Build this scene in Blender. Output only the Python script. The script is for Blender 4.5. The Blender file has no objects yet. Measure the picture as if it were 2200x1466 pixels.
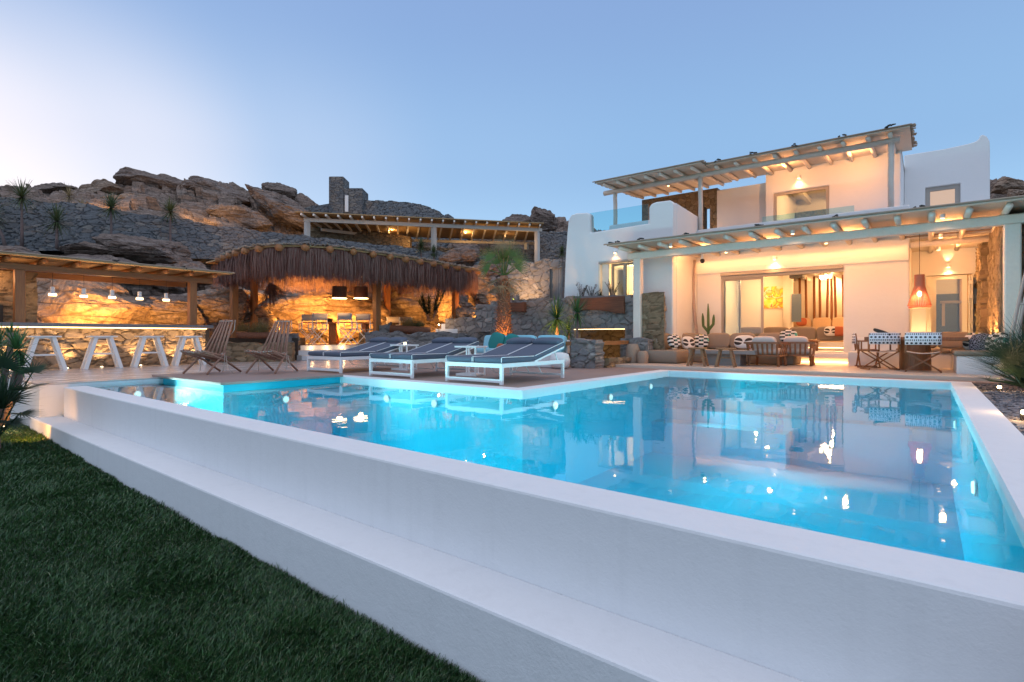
import bpy, math, random
import numpy as np
from mathutils import Vector, Matrix, noise
random.seed(7)
R = math.radians; PI = math.pi
scene = bpy.context.scene; COL = scene.collection
# ---------------------------------------------------------------- survey of the place
# metres; z = 0 is the pool deck; x runs along the house front, y away from it
EYE = Vector((0, 0, .85)); TH = R(37.6); FOC = 1155.0; HOR = 722.0
CT, ST = math.cos(TH), math.sin(TH)
def ray(px, d, z):
    s = (px - 1100) / FOC * d
    return Vector((s * CT - d * ST, s * ST + d * CT, z))
def AD(px, py, d): return ray(px, d, .85 + (HOR - py) * d / FOC)      # a point d metres off
def G(px, py, z=0.0): return ray(px, FOC * (.85 - z) / (py - HOR), z)   # a point on level z
def PY(px, py, Y):
    l = (px - 1100) / FOC
    return AD(px, py, Y / (l * ST + CT))
def PX(px, py, X):
    l = (px - 1100) / FOC
    return AD(px, py, X / (l * CT - ST))

# ---------------------------------------------------------------- mesh builder
class MB:
    def __init__(s): s.v = []; s.f = []; s.m = []; s.mi = 0; s.col = None
    def add(s, vs, fs):
        n = len(s.v); s.v += [tuple(v) for v in vs]
        s.f += [tuple(i + n for i in f) for f in fs]; s.m += [s.mi] * len(fs); return s
    def box(s, x0, y0, z0, x1, y1, z1):
        if x0 > x1: x0, x1 = x1, x0
        if y0 > y1: y0, y1 = y1, y0
        if z0 > z1: z0, z1 = z1, z0
        return s.add([(x0,y0,z0),(x1,y0,z0),(x1,y1,z0),(x0,y1,z0),(x0,y0,z1),(x1,y0,z1),(x1,y1,z1),(x0,y1,z1)],
              [(0,3,2,1),(4,5,6,7),(0,1,5,4),(1,2,6,5),(2,3,7,6),(3,0,4,7)])
    def bar(s, p, q, w, h, up=(0,0,1)):
        p, q = Vector(p), Vector(q); d = (q - p).normalized(); up = Vector(up)
        a = d.cross(up)
        if a.length < 1e-4: a = d.cross(Vector((0,1,0)))
        a.normalize(); b = a.cross(d).normalized()
        vs = [c + a*sx*w/2 + b*sy*h/2 for c in (p, q) for sx, sy in ((-1,-1),(1,-1),(1,1),(-1,1))]
        return s.add(vs, [(0,3,2,1),(4,5,6,7),(0,1,5,4),(1,2,6,5),(2,3,7,6),(3,0,4,7)])
    def tube(s, pts, rad, n=8, cap=True):
        pts = [Vector(p) for p in pts]
        if not hasattr(rad, '__len__'): rad = [rad] * len(pts)
        vs = []; fs = []; prev = None
        for i, p in enumerate(pts):
            d = (pts[min(i+1, len(pts)-1)] - pts[max(i-1, 0)]).normalized()
            if prev is None:
                a = d.cross(Vector((0,0,1)))
                if a.length < 1e-3: a = Vector((1,0,0))
            else: a = prev - d * prev.dot(d)
            a.normalize(); prev = a; b = d.cross(a)
            for k in range(n):
                t = 2*PI*k/n; vs.append(p + (a*math.cos(t) + b*math.sin(t)) * rad[i])
        for i in range(len(pts)-1):
            for k in range(n):
                k2 = (k+1) % n; fs.append((i*n+k, i*n+k2, (i+1)*n+k2, (i+1)*n+k))
        if cap: fs.append(tuple(reversed(range(n)))); fs.append(tuple((len(pts)-1)*n + k for k in range(n)))
        return s.add(vs, fs)
    def lathe(s, c, prof, n=20, cap=True):
        c = Vector(c); vs = []; fs = []
        for r, z in prof:
            for k in range(n):
                t = 2*PI*k/n; vs.append(c + Vector((r*math.cos(t), r*math.sin(t), z)))
        for i in range(len(prof)-1):
            for k in range(n):
                k2 = (k+1) % n; fs.append((i*n+k, i*n+k2, (i+1)*n+k2, (i+1)*n+k))
        if cap: fs.append(tuple(reversed(range(n)))); fs.append(tuple((len(prof)-1)*n + k for k in range(n)))
        return s.add(vs, fs)
    def prism(s, poly, z0, z1):                    # poly: [(x, y)] counter-clockwise
        n = len(poly)
        vs = [(x, y, z0) for x, y in poly] + [(x, y, z1) for x, y in poly]
        fs = [tuple(reversed(range(n))), tuple(range(n, 2*n))] + [(i, (i+1) % n, n + (i+1) % n, n + i) for i in range(n)]
        return s.add(vs, fs)
    def prismY(s, poly, y0, y1):                   # poly: [(x, z)]
        n = len(poly)
        vs = [(x, y0, z) for x, z in poly] + [(x, y1, z) for x, z in poly]
        fs = [tuple(range(n)), tuple(reversed(range(n, 2*n)))] + [((i+1) % n, i, n + i, n + (i+1) % n) for i in range(n)]
        return s.add(vs, fs)
    def prismX(s, poly, x0, x1):                   # poly: [(y, z)]
        n = len(poly)
        vs = [(x0, y, z) for y, z in poly] + [(x1, y, z) for y, z in poly]
        fs = [tuple(reversed(range(n))), tuple(range(n, 2*n))] + [(i, (i+1) % n, n + (i+1) % n, n + i) for i in range(n)]
        return s.add(vs, fs)
    def sq(s, c, size, e=.25, rot=None, n=24, m=12, e2=None, wr=0.0):   # cushion: superellipsoid
        c = Vector(c); e2 = e if e2 is None else e2; vs = []; fs = []
        sg = lambda a, p: math.copysign(abs(a) ** p, a)
        M = rot if rot is not None else Matrix.Identity(3)
        for j in range(m+1):
            ph = -PI/2 + PI*j/m
            for i in range(n):
                th = 2*PI*(i+.5)/n
                v = Vector((size[0]/2*sg(math.cos(ph), e2)*sg(math.cos(th), e), size[1]/2*sg(math.cos(ph), e2)*sg(math.sin(th), e), size[2]/2*sg(math.sin(ph), e2)))
                if wr: v *= 1 + wr * noise.noise(v*9 + c)
                vs.append(c + M @ v)
        for j in range(m):
            for i in range(n):
                k = (i+1) % n; fs.append((j*n+i, j*n+k, (j+1)*n+k, (j+1)*n+i))
        return s.add(vs, fs)
    def build(s, name, mat, parent=None, smooth=False, world=False, bevel=0, cuts=None):
        me = bpy.data.meshes.new(name)
        off = Vector(parent.location) if (parent is not None and world) else Vector((0,0,0))
        if parent is not None and world and parent.parent is not None: off += Vector(parent.parent.location)
        vs = np.array(s.v, dtype=np.float64) - np.array(off) if len(s.v) else s.v
        me.from_pydata(vs.tolist() if len(s.v) else [], [], s.f)
        mats = mat if isinstance(mat, (list, tuple)) else [mat]
        for m in mats: me.materials.append(m)
        if len(mats) > 1: me.polygons.foreach_set('material_index', s.m)
        if smooth: me.polygons.foreach_set('use_smooth', [True]*len(me.polygons))
        if s.col:
            at_ = me.color_attributes.new('stone', 'FLOAT_COLOR', 'POINT'); at_.data.foreach_set('color', np.array(s.col + [(.5,1,.5,1)]*(len(s.v)-len(s.col)), dtype=np.float32).ravel())
        me.update()
        o = bpy.data.objects.new(name, me); COL.objects.link(o)
        if parent is not None: o.parent = parent
        if cuts: cut(o, [tuple(a - off[i % 3] for i, a in enumerate(c)) for c in cuts])
        if bevel:
            b = o.modifiers.new('bevel', 'BEVEL'); b.width = bevel; b.segments = 2; b.limit_method = 'ANGLE'
            if bevel > .03:
                b.segments = 4
        return o
def cut(o, boxes):
    """openings cut through a wall, then the result kept as plain mesh"""
    c = MB()
    for b in boxes: c.box(*b)
    me = bpy.data.meshes.new('cut'); me.from_pydata(c.v, [], c.f); k = bpy.data.objects.new('cut', me); COL.objects.link(k)
    m = o.modifiers.new('b', 'BOOLEAN'); m.operation = 'DIFFERENCE'; m.object = k; m.solver = 'EXACT'
    par = o.parent; o.parent = None
    bpy.context.view_layer.update()
    dg = bpy.context.evaluated_depsgraph_get(); nm = bpy.data.meshes.new_from_object(o.evaluated_get(dg))
    o.modifiers.clear(); old = o.data; nm.name = old.name; o.data = nm; o.parent = par
    bpy.data.meshes.remove(old); bpy.data.objects.remove(k); bpy.data.meshes.remove(me)
def tag(o, label=None, cat=None, group=None, kind=None):
    if label: o['label'] = label
    if cat: o['category'] = cat
    if group: o['group'] = group
    if kind: o['kind'] = kind
    return o
def thing(name, label, cat, loc=(0,0,0), rz=0, group=None):
    o = bpy.data.objects.new(name, None); COL.objects.link(o); o.empty_display_size = .1
    o.location = loc; o.rotation_euler = (0, 0, rz); return tag(o, label, cat, group)
def dup(root, loc, rz=None, label=None, group=None, scale=None):
    def cp(o, par):
        c = o.copy(); COL.objects.link(c); c.parent = par
        for ch in o.children: cp(ch, c)
        return c
    r = cp(root, None); r.location = loc
    if rz is not None: r.rotation_euler = (0, 0, rz)
    if label: r['label'] = label
    if group: r['group'] = group
    if scale: r.scale = (scale,)*3
    return r
def lamp(kind, loc, power, col, parent=None, radius=.05, rot=None, spot=None, blend=.5, world=True):
    l = bpy.data.lights.new('lamp', kind); l.energy = power; l.color = col
    if kind in ('POINT', 'SPOT'): l.shadow_soft_size = radius
    if kind == 'SPOT': l.spot_size = R(spot or 90); l.spot_blend = blend
    if kind == 'AREA': l.shape = 'RECTANGLE'; l.size, l.size_y = radius
    o = bpy.data.objects.new('light', l); COL.objects.link(o)
    o.location = Vector(loc) - (Vector(parent.location) if parent is not None and world else Vector((0,0,0)))
    if rot is not None:
        if hasattr(rot, 'to_track_quat') or (hasattr(rot, '__len__') and len(rot) == 3):
            o.rotation_euler = Vector(rot).to_track_quat('-Z', 'Y').to_euler()
    if parent is not None: o.parent = parent
    return o
# ---------------------------------------------------------------- materials
class NT:
    def __init__(s, name):
        s.mat = bpy.data.materials.new(name); s.mat.use_nodes = True; s.t = s.mat.node_tree; s.t.nodes.clear()
        s.out = s.t.nodes.new('ShaderNodeOutputMaterial')
    def n(s, typ, **kw):
        nd = s.t.nodes.new('ShaderNode' + typ)
        for k, v in kw.items():
            if k.startswith('i_'):
                k = k[2:]; k = int(k) if k.isdigit() else k.replace('_', ' ')
                if hasattr(v, 'links') or isinstance(v, bpy.types.NodeSocket): s.t.links.new(v, nd.inputs[k])
                else: nd.inputs[k].default_value = v
            else: setattr(nd, k, v)
        return nd
    def l(s, a, b): s.t.links.new(a, b)
    def ramp(s, fac, stops, interp='LINEAR'):
        r = s.t.nodes.new('ShaderNodeValToRGB'); r.color_ramp.interpolation = interp
        e = r.color_ramp.elements
        while len(e) > 1: e.remove(e[-1])
        e[0].position = stops[0][0]; e[0].color = c4(stops[0][1])
        for p, c in stops[1:]:
            k = e.new(p); k.color = c4(c)
        s.l(fac, r.inputs[0]); return r.outputs[0]
    def mix(s, f, a, b, typ='MIX'):
        m = s.t.nodes.new('ShaderNodeMix'); m.data_type = 'RGBA'; m.blend_type = typ
        for i, x in ((0, f), (6, a), (7, b)):
            if isinstance(x, bpy.types.NodeSocket): s.l(x, m.inputs[i])
            else: m.inputs[i].default_value = c4(x) if i else x
        return m.outputs[2]
    def math(s, op, a, b=0.0, c=None):
        m = s.t.nodes.new('ShaderNodeMath'); m.operation = op
        for i, x in enumerate((a, b) if c is None else (a, b, c)):
            if isinstance(x, bpy.types.NodeSocket): s.l(x, m.inputs[i])
            else: m.inputs[i].default_value = x
        return m.outputs[0]
    def pos(s, sc=(1,1,1), obj=False, gen=False):
        if obj or gen: src = s.n('TexCoord').outputs['Generated' if gen else 'Object']
        else: src = s.n('NewGeometry').outputs['Position']
        m = s.n('Mapping'); m.inputs['Scale'].default_value = sc; s.l(src, m.inputs[0]); return m.outputs[0]
    def noise(s, v, sc, det=4, rough=.55, dist=0.0):
        return s.n('TexNoise', i_Vector=v, i_Scale=sc, i_Detail=det, i_Roughness=rough, i_Distortion=dist).outputs['Fac']
    def bump(s, h, st, dist=.02, nrm=None):
        b = s.n('Bump', i_Height=h, i_Strength=st, i_Distance=dist)
        if nrm is not None: s.l(nrm, b.inputs['Normal'])
        return b.outputs[0]
    def pbr(s, col, rough=.7, nrm=None, **kw):
        p = s.n('BsdfPrincipled')
        for k, x in (('Base Color', col), ('Roughness', rough)):
            if isinstance(x, bpy.types.NodeSocket): s.l(x, p.inputs[k])
            else: p.inputs[k].default_value = c4(x) if k == 'Base Color' else x
        if nrm is not None: s.l(nrm, p.inputs['Normal'])
        for k, x in kw.items():
            k = k.replace('_', ' ')
            if isinstance(x, bpy.types.NodeSocket): s.l(x, p.inputs[k])
            else: p.inputs[k].default_value = x
        s.l(p.outputs[0], s.out.inputs[0]); return s.mat
def c4(c): return (c[0], c[1], c[2], 1.0) if len(c) == 3 else tuple(c)
def mul(c, k): return tuple(x * k for x in c)

def m_plaster(name, col, bump=.35, rough=.75, scale=1.0):
    t = NT(name); p = t.pos()
    big = t.noise(p, .7, 4, .6); fine = t.noise(p, 55*scale, 5, .65); mid = t.noise(p, 9*scale, 4, .6)
    c = t.mix(t.math('MULTIPLY', big, .5), mul(col, .93), mul(col, 1.06))
    c = t.mix(t.ramp(mid, [(.55, (0,0,0)), (.9, (.35,.35,.35))]), c, mul(col, .88))
    h = t.math('ADD', t.math('MULTIPLY', fine, .5), mid)
    if 'pool' in name:       # weathering: dull drips, faint water marks and a few hairline cracks
        st = t.noise(t.pos((7, 7, .5)), 1.2, 5, .6); c = t.mix(t.ramp(st, [(.52, (0,0,0)), (.8, (.22,.22,.22))]), c, mul(col, .72))
        bl = t.noise(t.pos(), 2.3, 6, .7); c = t.mix(t.ramp(bl, [(.55, (0,0,0)), (.75, (.14,.14,.14))]), c, (col[0]*.80, col[1]*.80, col[2]*.74))
        vo = t.n('TexVoronoi', feature='DISTANCE_TO_EDGE', i_Scale=.55); t.l(t.n('VectorMath', operation='ADD').outputs[0], vo.inputs['Vector']) if False else None
        ns = t.n('TexNoise', i_Scale=2.0, i_Detail=5); t.l(t.n('NewGeometry').outputs['Position'], ns.inputs['Vector']); ma = t.n('VectorMath', operation='MULTIPLY_ADD'); t.l(ns.outputs['Color'], ma.inputs[0]); ma.inputs[1].default_value = (.5,.5,.5); t.l(t.n('NewGeometry').outputs['Position'], ma.inputs[2]); t.l(ma.outputs[0], vo.inputs['Vector'])
        ck = t.math('MULTIPLY', t.ramp(vo.outputs['Distance'], [(0, (1,1,1)), (.0035, (0,0,0))]), t.ramp(bl, [(.5, (0,0,0)), (.62, (.5,.5,.5))])); pass
    return t.pbr(c, rough, t.bump(h, bump, .012))
def m_noisy(name, col, var=.15, scale=6, rough=.6, bump=.15, stretch=(1,1,1), obj=True, dist=.004, **kw):
    t = NT(name); p = t.pos(stretch, obj=obj); a = t.noise(p, scale, 6, .6)
    c = t.mix(a, mul(col, 1 - var*1.6), mul(col, 1 + var*1.6))
    return t.pbr(c, rough, t.bump(a, bump, dist), **kw)
def m_wood(name, col, dark, scale=3, rough=.55, axis=2):
    t = NT(name); st = [14, 14, 14]; st[axis] = 1.0
    p = t.pos(tuple(st), obj=True)
    g = t.noise(p, scale, 6, .65, .6); b = t.noise(t.pos(obj=True), 1.7, 3)
    c = t.mix(t.ramp(g, [(.3, (0,0,0)), (.7, (1,1,1))]), dark, col)
    c = t.mix(t.math('MULTIPLY', b, .35), c, mul(dark, .8))
    return t.pbr(c, rough, t.bump(g, .4, .006))
def m_stone(name, cols, scale=2.6, flat=2.1, mortar=(.10,.09,.08), bump=.9, rough=.85):
    """dry stone wall: flattish stones of many sizes with deep joints"""
    t = NT(name); p0 = t.n('NewGeometry').outputs['Position']
    w = t.n('TexNoise', i_Vector=p0, i_Scale=2.6, i_Detail=2)
    wv = t.n('VectorMath', operation='MULTIPLY_ADD'); t.l(w.outputs['Color'], wv.inputs[0]); wv.inputs[1].default_value = (.20,.20,.14); t.l(p0, wv.inputs[2])
    mp = t.n('Mapping'); mp.inputs['Scale'].default_value = (1, 1, flat); t.l(wv.outputs[0], mp.inputs[0])
    e = t.n('TexVoronoi', feature='DISTANCE_TO_EDGE', i_Vector=mp.outputs[0], i_Scale=scale).outputs['Distance']
    cv = t.n('TexVoronoi', feature='F1', i_Vector=mp.outputs[0], i_Scale=scale)
    e2 = t.n('TexVoronoi', feature='DISTANCE_TO_EDGE', i_Vector=mp.outputs[0], i_Scale=scale*2.3).outputs['Distance']
    sep = t.n('SeparateColor'); t.l(cv.outputs['Color'], sep.inputs[0])
    c = t.ramp(sep.outputs[0], [(i/(len(cols)), k) for i, k in enumerate(cols)], 'CONSTANT')
    fine = t.noise(p0, 22, 6, .7)
    c = t.mix(t.math('MULTIPLY', fine, .8), c, mul(cols[0], .45))
    joint = t.math('MULTIPLY', t.ramp(e, [(.0, (0,0,0)), (.055, (1,1,1))]), t.ramp(e2, [(.0, (.55,.55,.55)), (.05, (1,1,1))]))
    c = t.mix(joint, mortar, c)
    h = t.math('ADD', t.math('MULTIPLY', joint, 1.0), t.math('ADD', t.math('MULTIPLY', sep.outputs[1], .5), t.math('MULTIPLY', fine, .45)))
    return t.pbr(c, rough, t.bump(h, bump, .05))
def m_laid(name, cols, mortar=(.10,.09,.08), bump=.5):
    """for walls whose stones are modelled: each stone carries its own random tone"""
    t = NT(name); at_ = t.n('Attribute', attribute_name='stone'); sep = t.n('SeparateColor'); t.l(at_.outputs['Color'], sep.inputs[0])
    p = t.n('NewGeometry').outputs['Position']; fine = t.noise(p, 24, 6, .7); big = t.noise(p, 3.5, 4)
    c = t.ramp(sep.outputs[0], [(i/len(cols), k) for i, k in enumerate(cols)], 'CONSTANT')
    c = t.mix(t.math('MULTIPLY', fine, .75), c, mul(cols[0], .5)); c = t.mix(t.math('MULTIPLY', big, .35), c, cols[2])
    c = t.mix(sep.outputs[1], mortar, c)
    return t.pbr(c, .88, t.bump(t.math('ADD', fine, t.math('MULTIPLY', big, .4)), bump, .03))
def m_rock(name, c1, c2, c3, scale=.6, strata=5.0, bump=.8, tilt=(.25,.1,1)):
    t = NT(name); p = t.pos(); big = t.noise(p, scale, 6, .6); fine = t.noise(p, 7, 8, .72)
    q = t.n('Mapping'); q.inputs['Rotation'].default_value = (tilt[0], tilt[1], 0); q.inputs['Scale'].default_value = (.35, .35, strata); t.l(t.n('NewGeometry').outputs['Position'], q.inputs[0])
    st = t.noise(q.outputs[0], 1.3, 7, .65, .8)
    c = t.mix(t.ramp(big, [(.35, (0,0,0)), (.65, (1,1,1))]), c1, c2)
    c = t.mix(t.ramp(st, [(.45, (0,0,0)), (.7, (1,1,1))]), c, c3)
    c = t.mix(t.ramp(fine, [(.35, (.75,.75,.75)), (.6, (0,0,0))]), c, mul(c1, .35))
    vo = t.n('TexVoronoi', feature='DISTANCE_TO_EDGE', i_Vector=q.outputs[0], i_Scale=1.1).outputs['Distance']
    cr = t.ramp(vo, [(0, (0,0,0)), (.05, (1,1,1))])
    c = t.mix(cr, mul(c1, .5), c)
    h = t.math('ADD', t.math('MULTIPLY', st, 1.0), t.math('ADD', t.math('MULTIPLY', fine, .7), t.math('MULTIPLY', cr, .35)))
    return t.pbr(c, .9, t.bump(h, bump, .12))
def m_emit(name, col, st):
    t = NT(name); e = t.n('Emission'); e.inputs[0].default_value = c4(col); e.inputs[1].default_value = st
    t.l(e.outputs[0], t.out.inputs[0]); return t.mat
def m_leaf(name, c1, c2, rough=.45):
    t = NT(name); p = t.pos(obj=True); a = t.noise(p, 14, 3); b = t.n('ObjectInfo').outputs['Random']
    c = t.mix(a, c1, c2)
    pr = t.n('BsdfPrincipled', i_Roughness=rough); t.l(c, pr.inputs['Base Color'])
    tr = t.n('BsdfTranslucent'); t.l(c, tr.inputs[0]); mx = t.n('MixShader'); mx.inputs[0].default_value = .25
    t.l(pr.outputs[0], mx.inputs[1]); t.l(tr.outputs[0], mx.inputs[2]); t.l(mx.outputs[0], t.out.inputs[0]); return t.mat
def m_glass(name, tint=(.9,.97,.97), refl=1.5):
    t = NT(name); tr = t.n('BsdfTransparent'); tr.inputs[0].default_value = c4(tint)
    g = t.n('BsdfGlossy'); g.inputs['Roughness'].default_value = .01; g.inputs[0].default_value = (1,1,1,1)
    fr = t.n('Fresnel'); fr.inputs[0].default_value = refl
    mx = t.n('MixShader'); t.l(fr.outputs[0], mx.inputs[0]); t.l(tr.outputs[0], mx.inputs[1]); t.l(g.outputs[0], mx.inputs[2])
    t.l(mx.outputs[0], t.out.inputs[0]); return t.mat
def m_stripe(name, kind):
    t = NT(name); g = t.pos(gen=True); sp = t.n('SeparateXYZ'); t.l(g, sp.inputs[0]); x, y, z = sp.outputs
    wob = t.noise(t.pos(obj=True), 6, 2)
    if kind == 'stripe':       # broken black and white bars with a few green and yellow blotches
        col = t.math('FLOOR', t.math('MULTIPLY', x, 3.0)); zz = t.math('ADD', t.math('MULTIPLY', z, 3.6), t.math('MULTIPLY', col, .5))
        k = t.math('GREATER_THAN', t.math('FRACT', zz), .5); c = t.mix(k, (.02,.02,.022), (.78,.74,.68))
        bl = t.noise(t.pos((1,1,1), obj=True), 7, 1); c = t.mix(t.math('GREATER_THAN', bl, .67), c, (.08,.35,.28))
        c = t.mix(t.math('LESS_THAN', bl, .30), c, (.45,.42,.05))
    elif kind == 'loop':       # black ovals ringed in white
        ax = t.math('ABSOLUTE', t.math('SUBTRACT', x, .5)); dx = t.math('SUBTRACT', ax, .27); dz = t.math('SUBTRACT', z, .48)
        r = t.math('SQRT', t.math('ADD', t.math('MULTIPLY', t.math('MULTIPLY', dx, dx), 1.5), t.math('MULTIPLY', dz, dz)))
        k = t.math('LESS_THAN', r, .27); k2 = t.math('GREATER_THAN', t.math('ABSOLUTE', t.math('SUBTRACT', dz, t.math('MULTIPLY', dx, .25))), .05)
        c = t.mix(t.math('MULTIPLY', k, k2), (.75,.72,.68), (.03,.025,.025))
    elif kind == 'mesh':
        v = t.n('TexVoronoi', feature='DISTANCE_TO_EDGE', i_Vector=t.pos(obj=True), i_Scale=26.0).outputs['Distance']
        c = t.mix(t.math('GREATER_THAN', v, .09), (.30,.30,.38), (.02,.02,.035))
    else:                      # rows of little printed marks on white cloth
        row = t.math('FLOOR', t.math('MULTIPLY', z, 4.0)); fz = t.math('SUBTRACT', t.math('FRACT', t.math('MULTIPLY', z, 4.0)), .5)
        n1 = t.math('ADD', 8.0, t.math('MULTIPLY', t.math('MODULO', row, 2.0), 9.0))
        fx = t.math('SUBTRACT', t.math('FRACT', t.math('MULTIPLY', x, n1)), .5)
        rr = t.math('ADD', t.math('MULTIPLY', fx, fx), t.math('MULTIPLY', fz, fz))
        odd = t.math('MODULO', row, 2.0)
        k1 = t.math('LESS_THAN', rr, .10); k2 = t.math('LESS_THAN', t.math('ADD', t.math('ABSOLUTE', fx), t.math('ABSOLUTE', fz)), .36)
        k = t.math('ADD', t.math('MULTIPLY', k1, t.math('SUBTRACT', 1.0, odd)), t.math('MULTIPLY', k2, odd))
        c = t.mix(k, (.72,.74,.80), (.015,.02,.04))
    f = t.noise(t.pos(obj=True), 120, 2)
    return t.pbr(c, .85, t.bump(f, .15, .002))

M = {}
M['plaster'] = m_plaster('white_plaster', (.80,.80,.80))
M['plaster_pool'] = m_plaster('pool_render', (.78,.78,.79), bump=.4, rough=.7, scale=1.1)
M['plaster_in'] = m_plaster('indoor_plaster', (.82,.76,.66), bump=.1)
M['cream'] = m_noisy('cream_paint', (.72,.68,.60), .04, 4, .5)
M['frame'] = m_noisy('taupe_frame', (.38,.34,.30), .05, 4, .45)
M['whitewood'] = m_noisy('white_painted_timber', (.80,.71,.62), .06, 5, .5, .4, (3,3,3))
M['greywood'] = m_noisy('pale_grey_timber', (.60,.54,.48), .08, 4, .55, .3, (3,3,3))
M['stool'] = m_noisy('stool_paint', (.78,.77,.76), .03, 5, .4)
M['metal_white'] = m_noisy('white_metal', (.80,.82,.84), .02, 5, .3, .05)
M['orangewood'] = m_wood('oiled_larch', (.46,.19,.06), (.24,.09,.03), 2.5, .5, 2)
M['orangewood_y'] = m_wood('oiled_larch_beam', (.42,.18,.06), (.22,.09,.03), 2.5, .5, 1)
M['log'] = m_wood('reddish_log', (.24,.085,.04), (.10,.04,.022), 2.2, .8, 0)
M['teak'] = m_wood('teak', (.33,.135,.05), (.18,.07,.025), 3, .45, 2)
M['teak_pale'] = m_wood('worn_teak', (.36,.19,.09), (.2,.1,.045), 3, .55, 2)
M['ashwood'] = m_wood('greyed_slats', (.44,.235,.165), (.25,.13,.09), 3, .7, 2)
M['bamboo'] = m_wood('bamboo_pole', (.34,.13,.035), (.22,.08,.02), 2, .5, 2)
M['rope'] = m_noisy('pale_rope', (.45,.38,.33), .1, 60, .9)
M['drift'] = m_noisy('driftwood', (.42,.31,.27), .12, 8, .8, .4, (1,1,.2))
M['stone'] = m_stone('grey_dry_stone', [(.21,.20,.195), (.29,.27,.255), (.15,.15,.165), (.38,.355,.33), (.25,.205,.18), (.19,.19,.205)], 3.3, 2.0, (.12,.11,.105), .8)
M['stone_hill'] = m_stone('hill_dry_stone', [(.21,.22,.24), (.27,.26,.255), (.17,.18,.20), (.33,.30,.27), (.23,.20,.18)], 2.3, 2.3, (.045,.044,.048), 1.0)
M['stone_warm'] = m_stone('brown_field_stone', [(.28,.20,.12), (.36,.26,.16), (.22,.15,.09), (.40,.32,.22), (.30,.20,.12)], 3.4, 1.2, (.16,.11,.06))
M['stone_bar'] = m_stone('bar_front_stone', [(.30,.23,.17), (.38,.30,.23), (.24,.18,.13), (.42,.34,.27), (.33,.25,.19)], 2.9, 2.2, (.12,.08,.05), 1.0)
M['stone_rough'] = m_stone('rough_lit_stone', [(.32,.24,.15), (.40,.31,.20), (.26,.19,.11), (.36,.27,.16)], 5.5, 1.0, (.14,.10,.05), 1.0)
M['l_stone'] = m_laid('laid_grey_stone', [(.27,.25,.24), (.36,.33,.31), (.19,.19,.20), (.47,.43,.40), (.32,.25,.21), (.24,.235,.245)], (.12,.11,.10))
M['l_stone_hill'] = m_laid('laid_hill_stone', [(.20,.205,.215), (.28,.265,.25), (.145,.15,.165), (.36,.32,.28), (.24,.19,.16)], (.045,.045,.05), .7)
M['l_stone_warm'] = m_laid('laid_brown_stone', [(.28,.20,.12), (.36,.26,.16), (.22,.15,.09), (.42,.33,.22), (.30,.20,.12)], (.13,.09,.05))
M['l_stone_bar'] = m_laid('laid_bar_stone', [(.32,.25,.18), (.42,.33,.25), (.24,.18,.13), (.48,.39,.30), (.35,.27,.20)], (.10,.07,.045))
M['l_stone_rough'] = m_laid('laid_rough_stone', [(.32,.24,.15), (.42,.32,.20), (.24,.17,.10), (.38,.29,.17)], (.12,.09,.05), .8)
M['rock'] = m_rock('hill_rock', (.19,.125,.09), (.29,.205,.16), (.34,.27,.23), strata=2.6)
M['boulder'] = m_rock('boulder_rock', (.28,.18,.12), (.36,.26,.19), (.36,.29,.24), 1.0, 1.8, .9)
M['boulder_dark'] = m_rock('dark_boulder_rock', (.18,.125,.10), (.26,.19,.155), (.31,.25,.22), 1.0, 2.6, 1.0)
M['reed'] = m_noisy('reed_mat', (.34,.26,.20), .22, 9, .9, .6, (2,40,2), obj=False, dist=.01)
M['reed_under'] = m_noisy('pale_board_ceiling', (.62,.55,.47), .1, 5, .8, .3, (20,2,2), obj=False)
M['reed_orange'] = m_noisy('bamboo_ceiling', (.42,.27,.13), .2, 7, .8, .5, (2,30,2), obj=False)
M['thatch'] = m_noisy('dry_palm_thatch', (.155,.062,.046), .6, 9, .95, .3, (9,9,.5), obj=False)
M['thatch_pale'] = m_noisy('bleached_thatch', (.21,.12,.10), .35, 9, .95, .3, (9,9,.5), obj=False)
M['dark'] = m_noisy('near_black', (.02,.018,.017), .1, 5, .6)
M['counter'] = m_noisy('counter_top', (.16,.15,.16), .1, 3, .35)
M['navy'] = m_noisy('slate_blue_canvas', (.085,.105,.15), .06, 90, .85, .25, dist=.001)
M['navy_side'] = m_noisy('dark_slate_canvas', (.035,.05,.078), .06, 90, .85, .25, dist=.001)
M['piping'] = m_noisy('white_piping', (.75,.76,.78), .02, 9, .6)
M['taupe'] = m_noisy('taupe_canvas', (.27,.215,.165), .07, 90, .9, .25, dist=.001)
M['grey_canvas'] = m_noisy('grey_canvas', (.40,.37,.38), .04, 90, .9, .25, dist=.001)
M['pink_white'] = m_noisy('off_white_cushion', (.66,.56,.50), .05, 30, .9, .3)
M['turq'] = m_noisy('light_blue_cushion', (.28,.58,.70), .05, 30, .9, .2)
M['teal'] = m_noisy('teal_cushion', (.02,.20,.19), .08, 30, .9, .2)
M['red'] = m_noisy('rust_cushion', (.42,.11,.05), .1, 30, .9, .2)
M['sand'] = m_noisy('sand_cushion', (.60,.42,.27), .05, 30, .9, .2)
M['concrete'] = m_noisy('table_concrete', (.26,.235,.22), .08, 6, .6)
M['stripe'] = m_stripe('striped_print', 'stripe'); M['loop'] = m_stripe('loop_print', 'loop'); M['meshprint'] = m_stripe('net_print', 'mesh'); M['marks'] = m_stripe('marks_print', 'marks')
M['leaf'] = m_leaf('yucca_leaf', (.03,.085,.03), (.06,.15,.04)); M['leaf_dark'] = m_leaf('dark_leaf', (.012,.032,.018), (.025,.06,.028))
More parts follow.
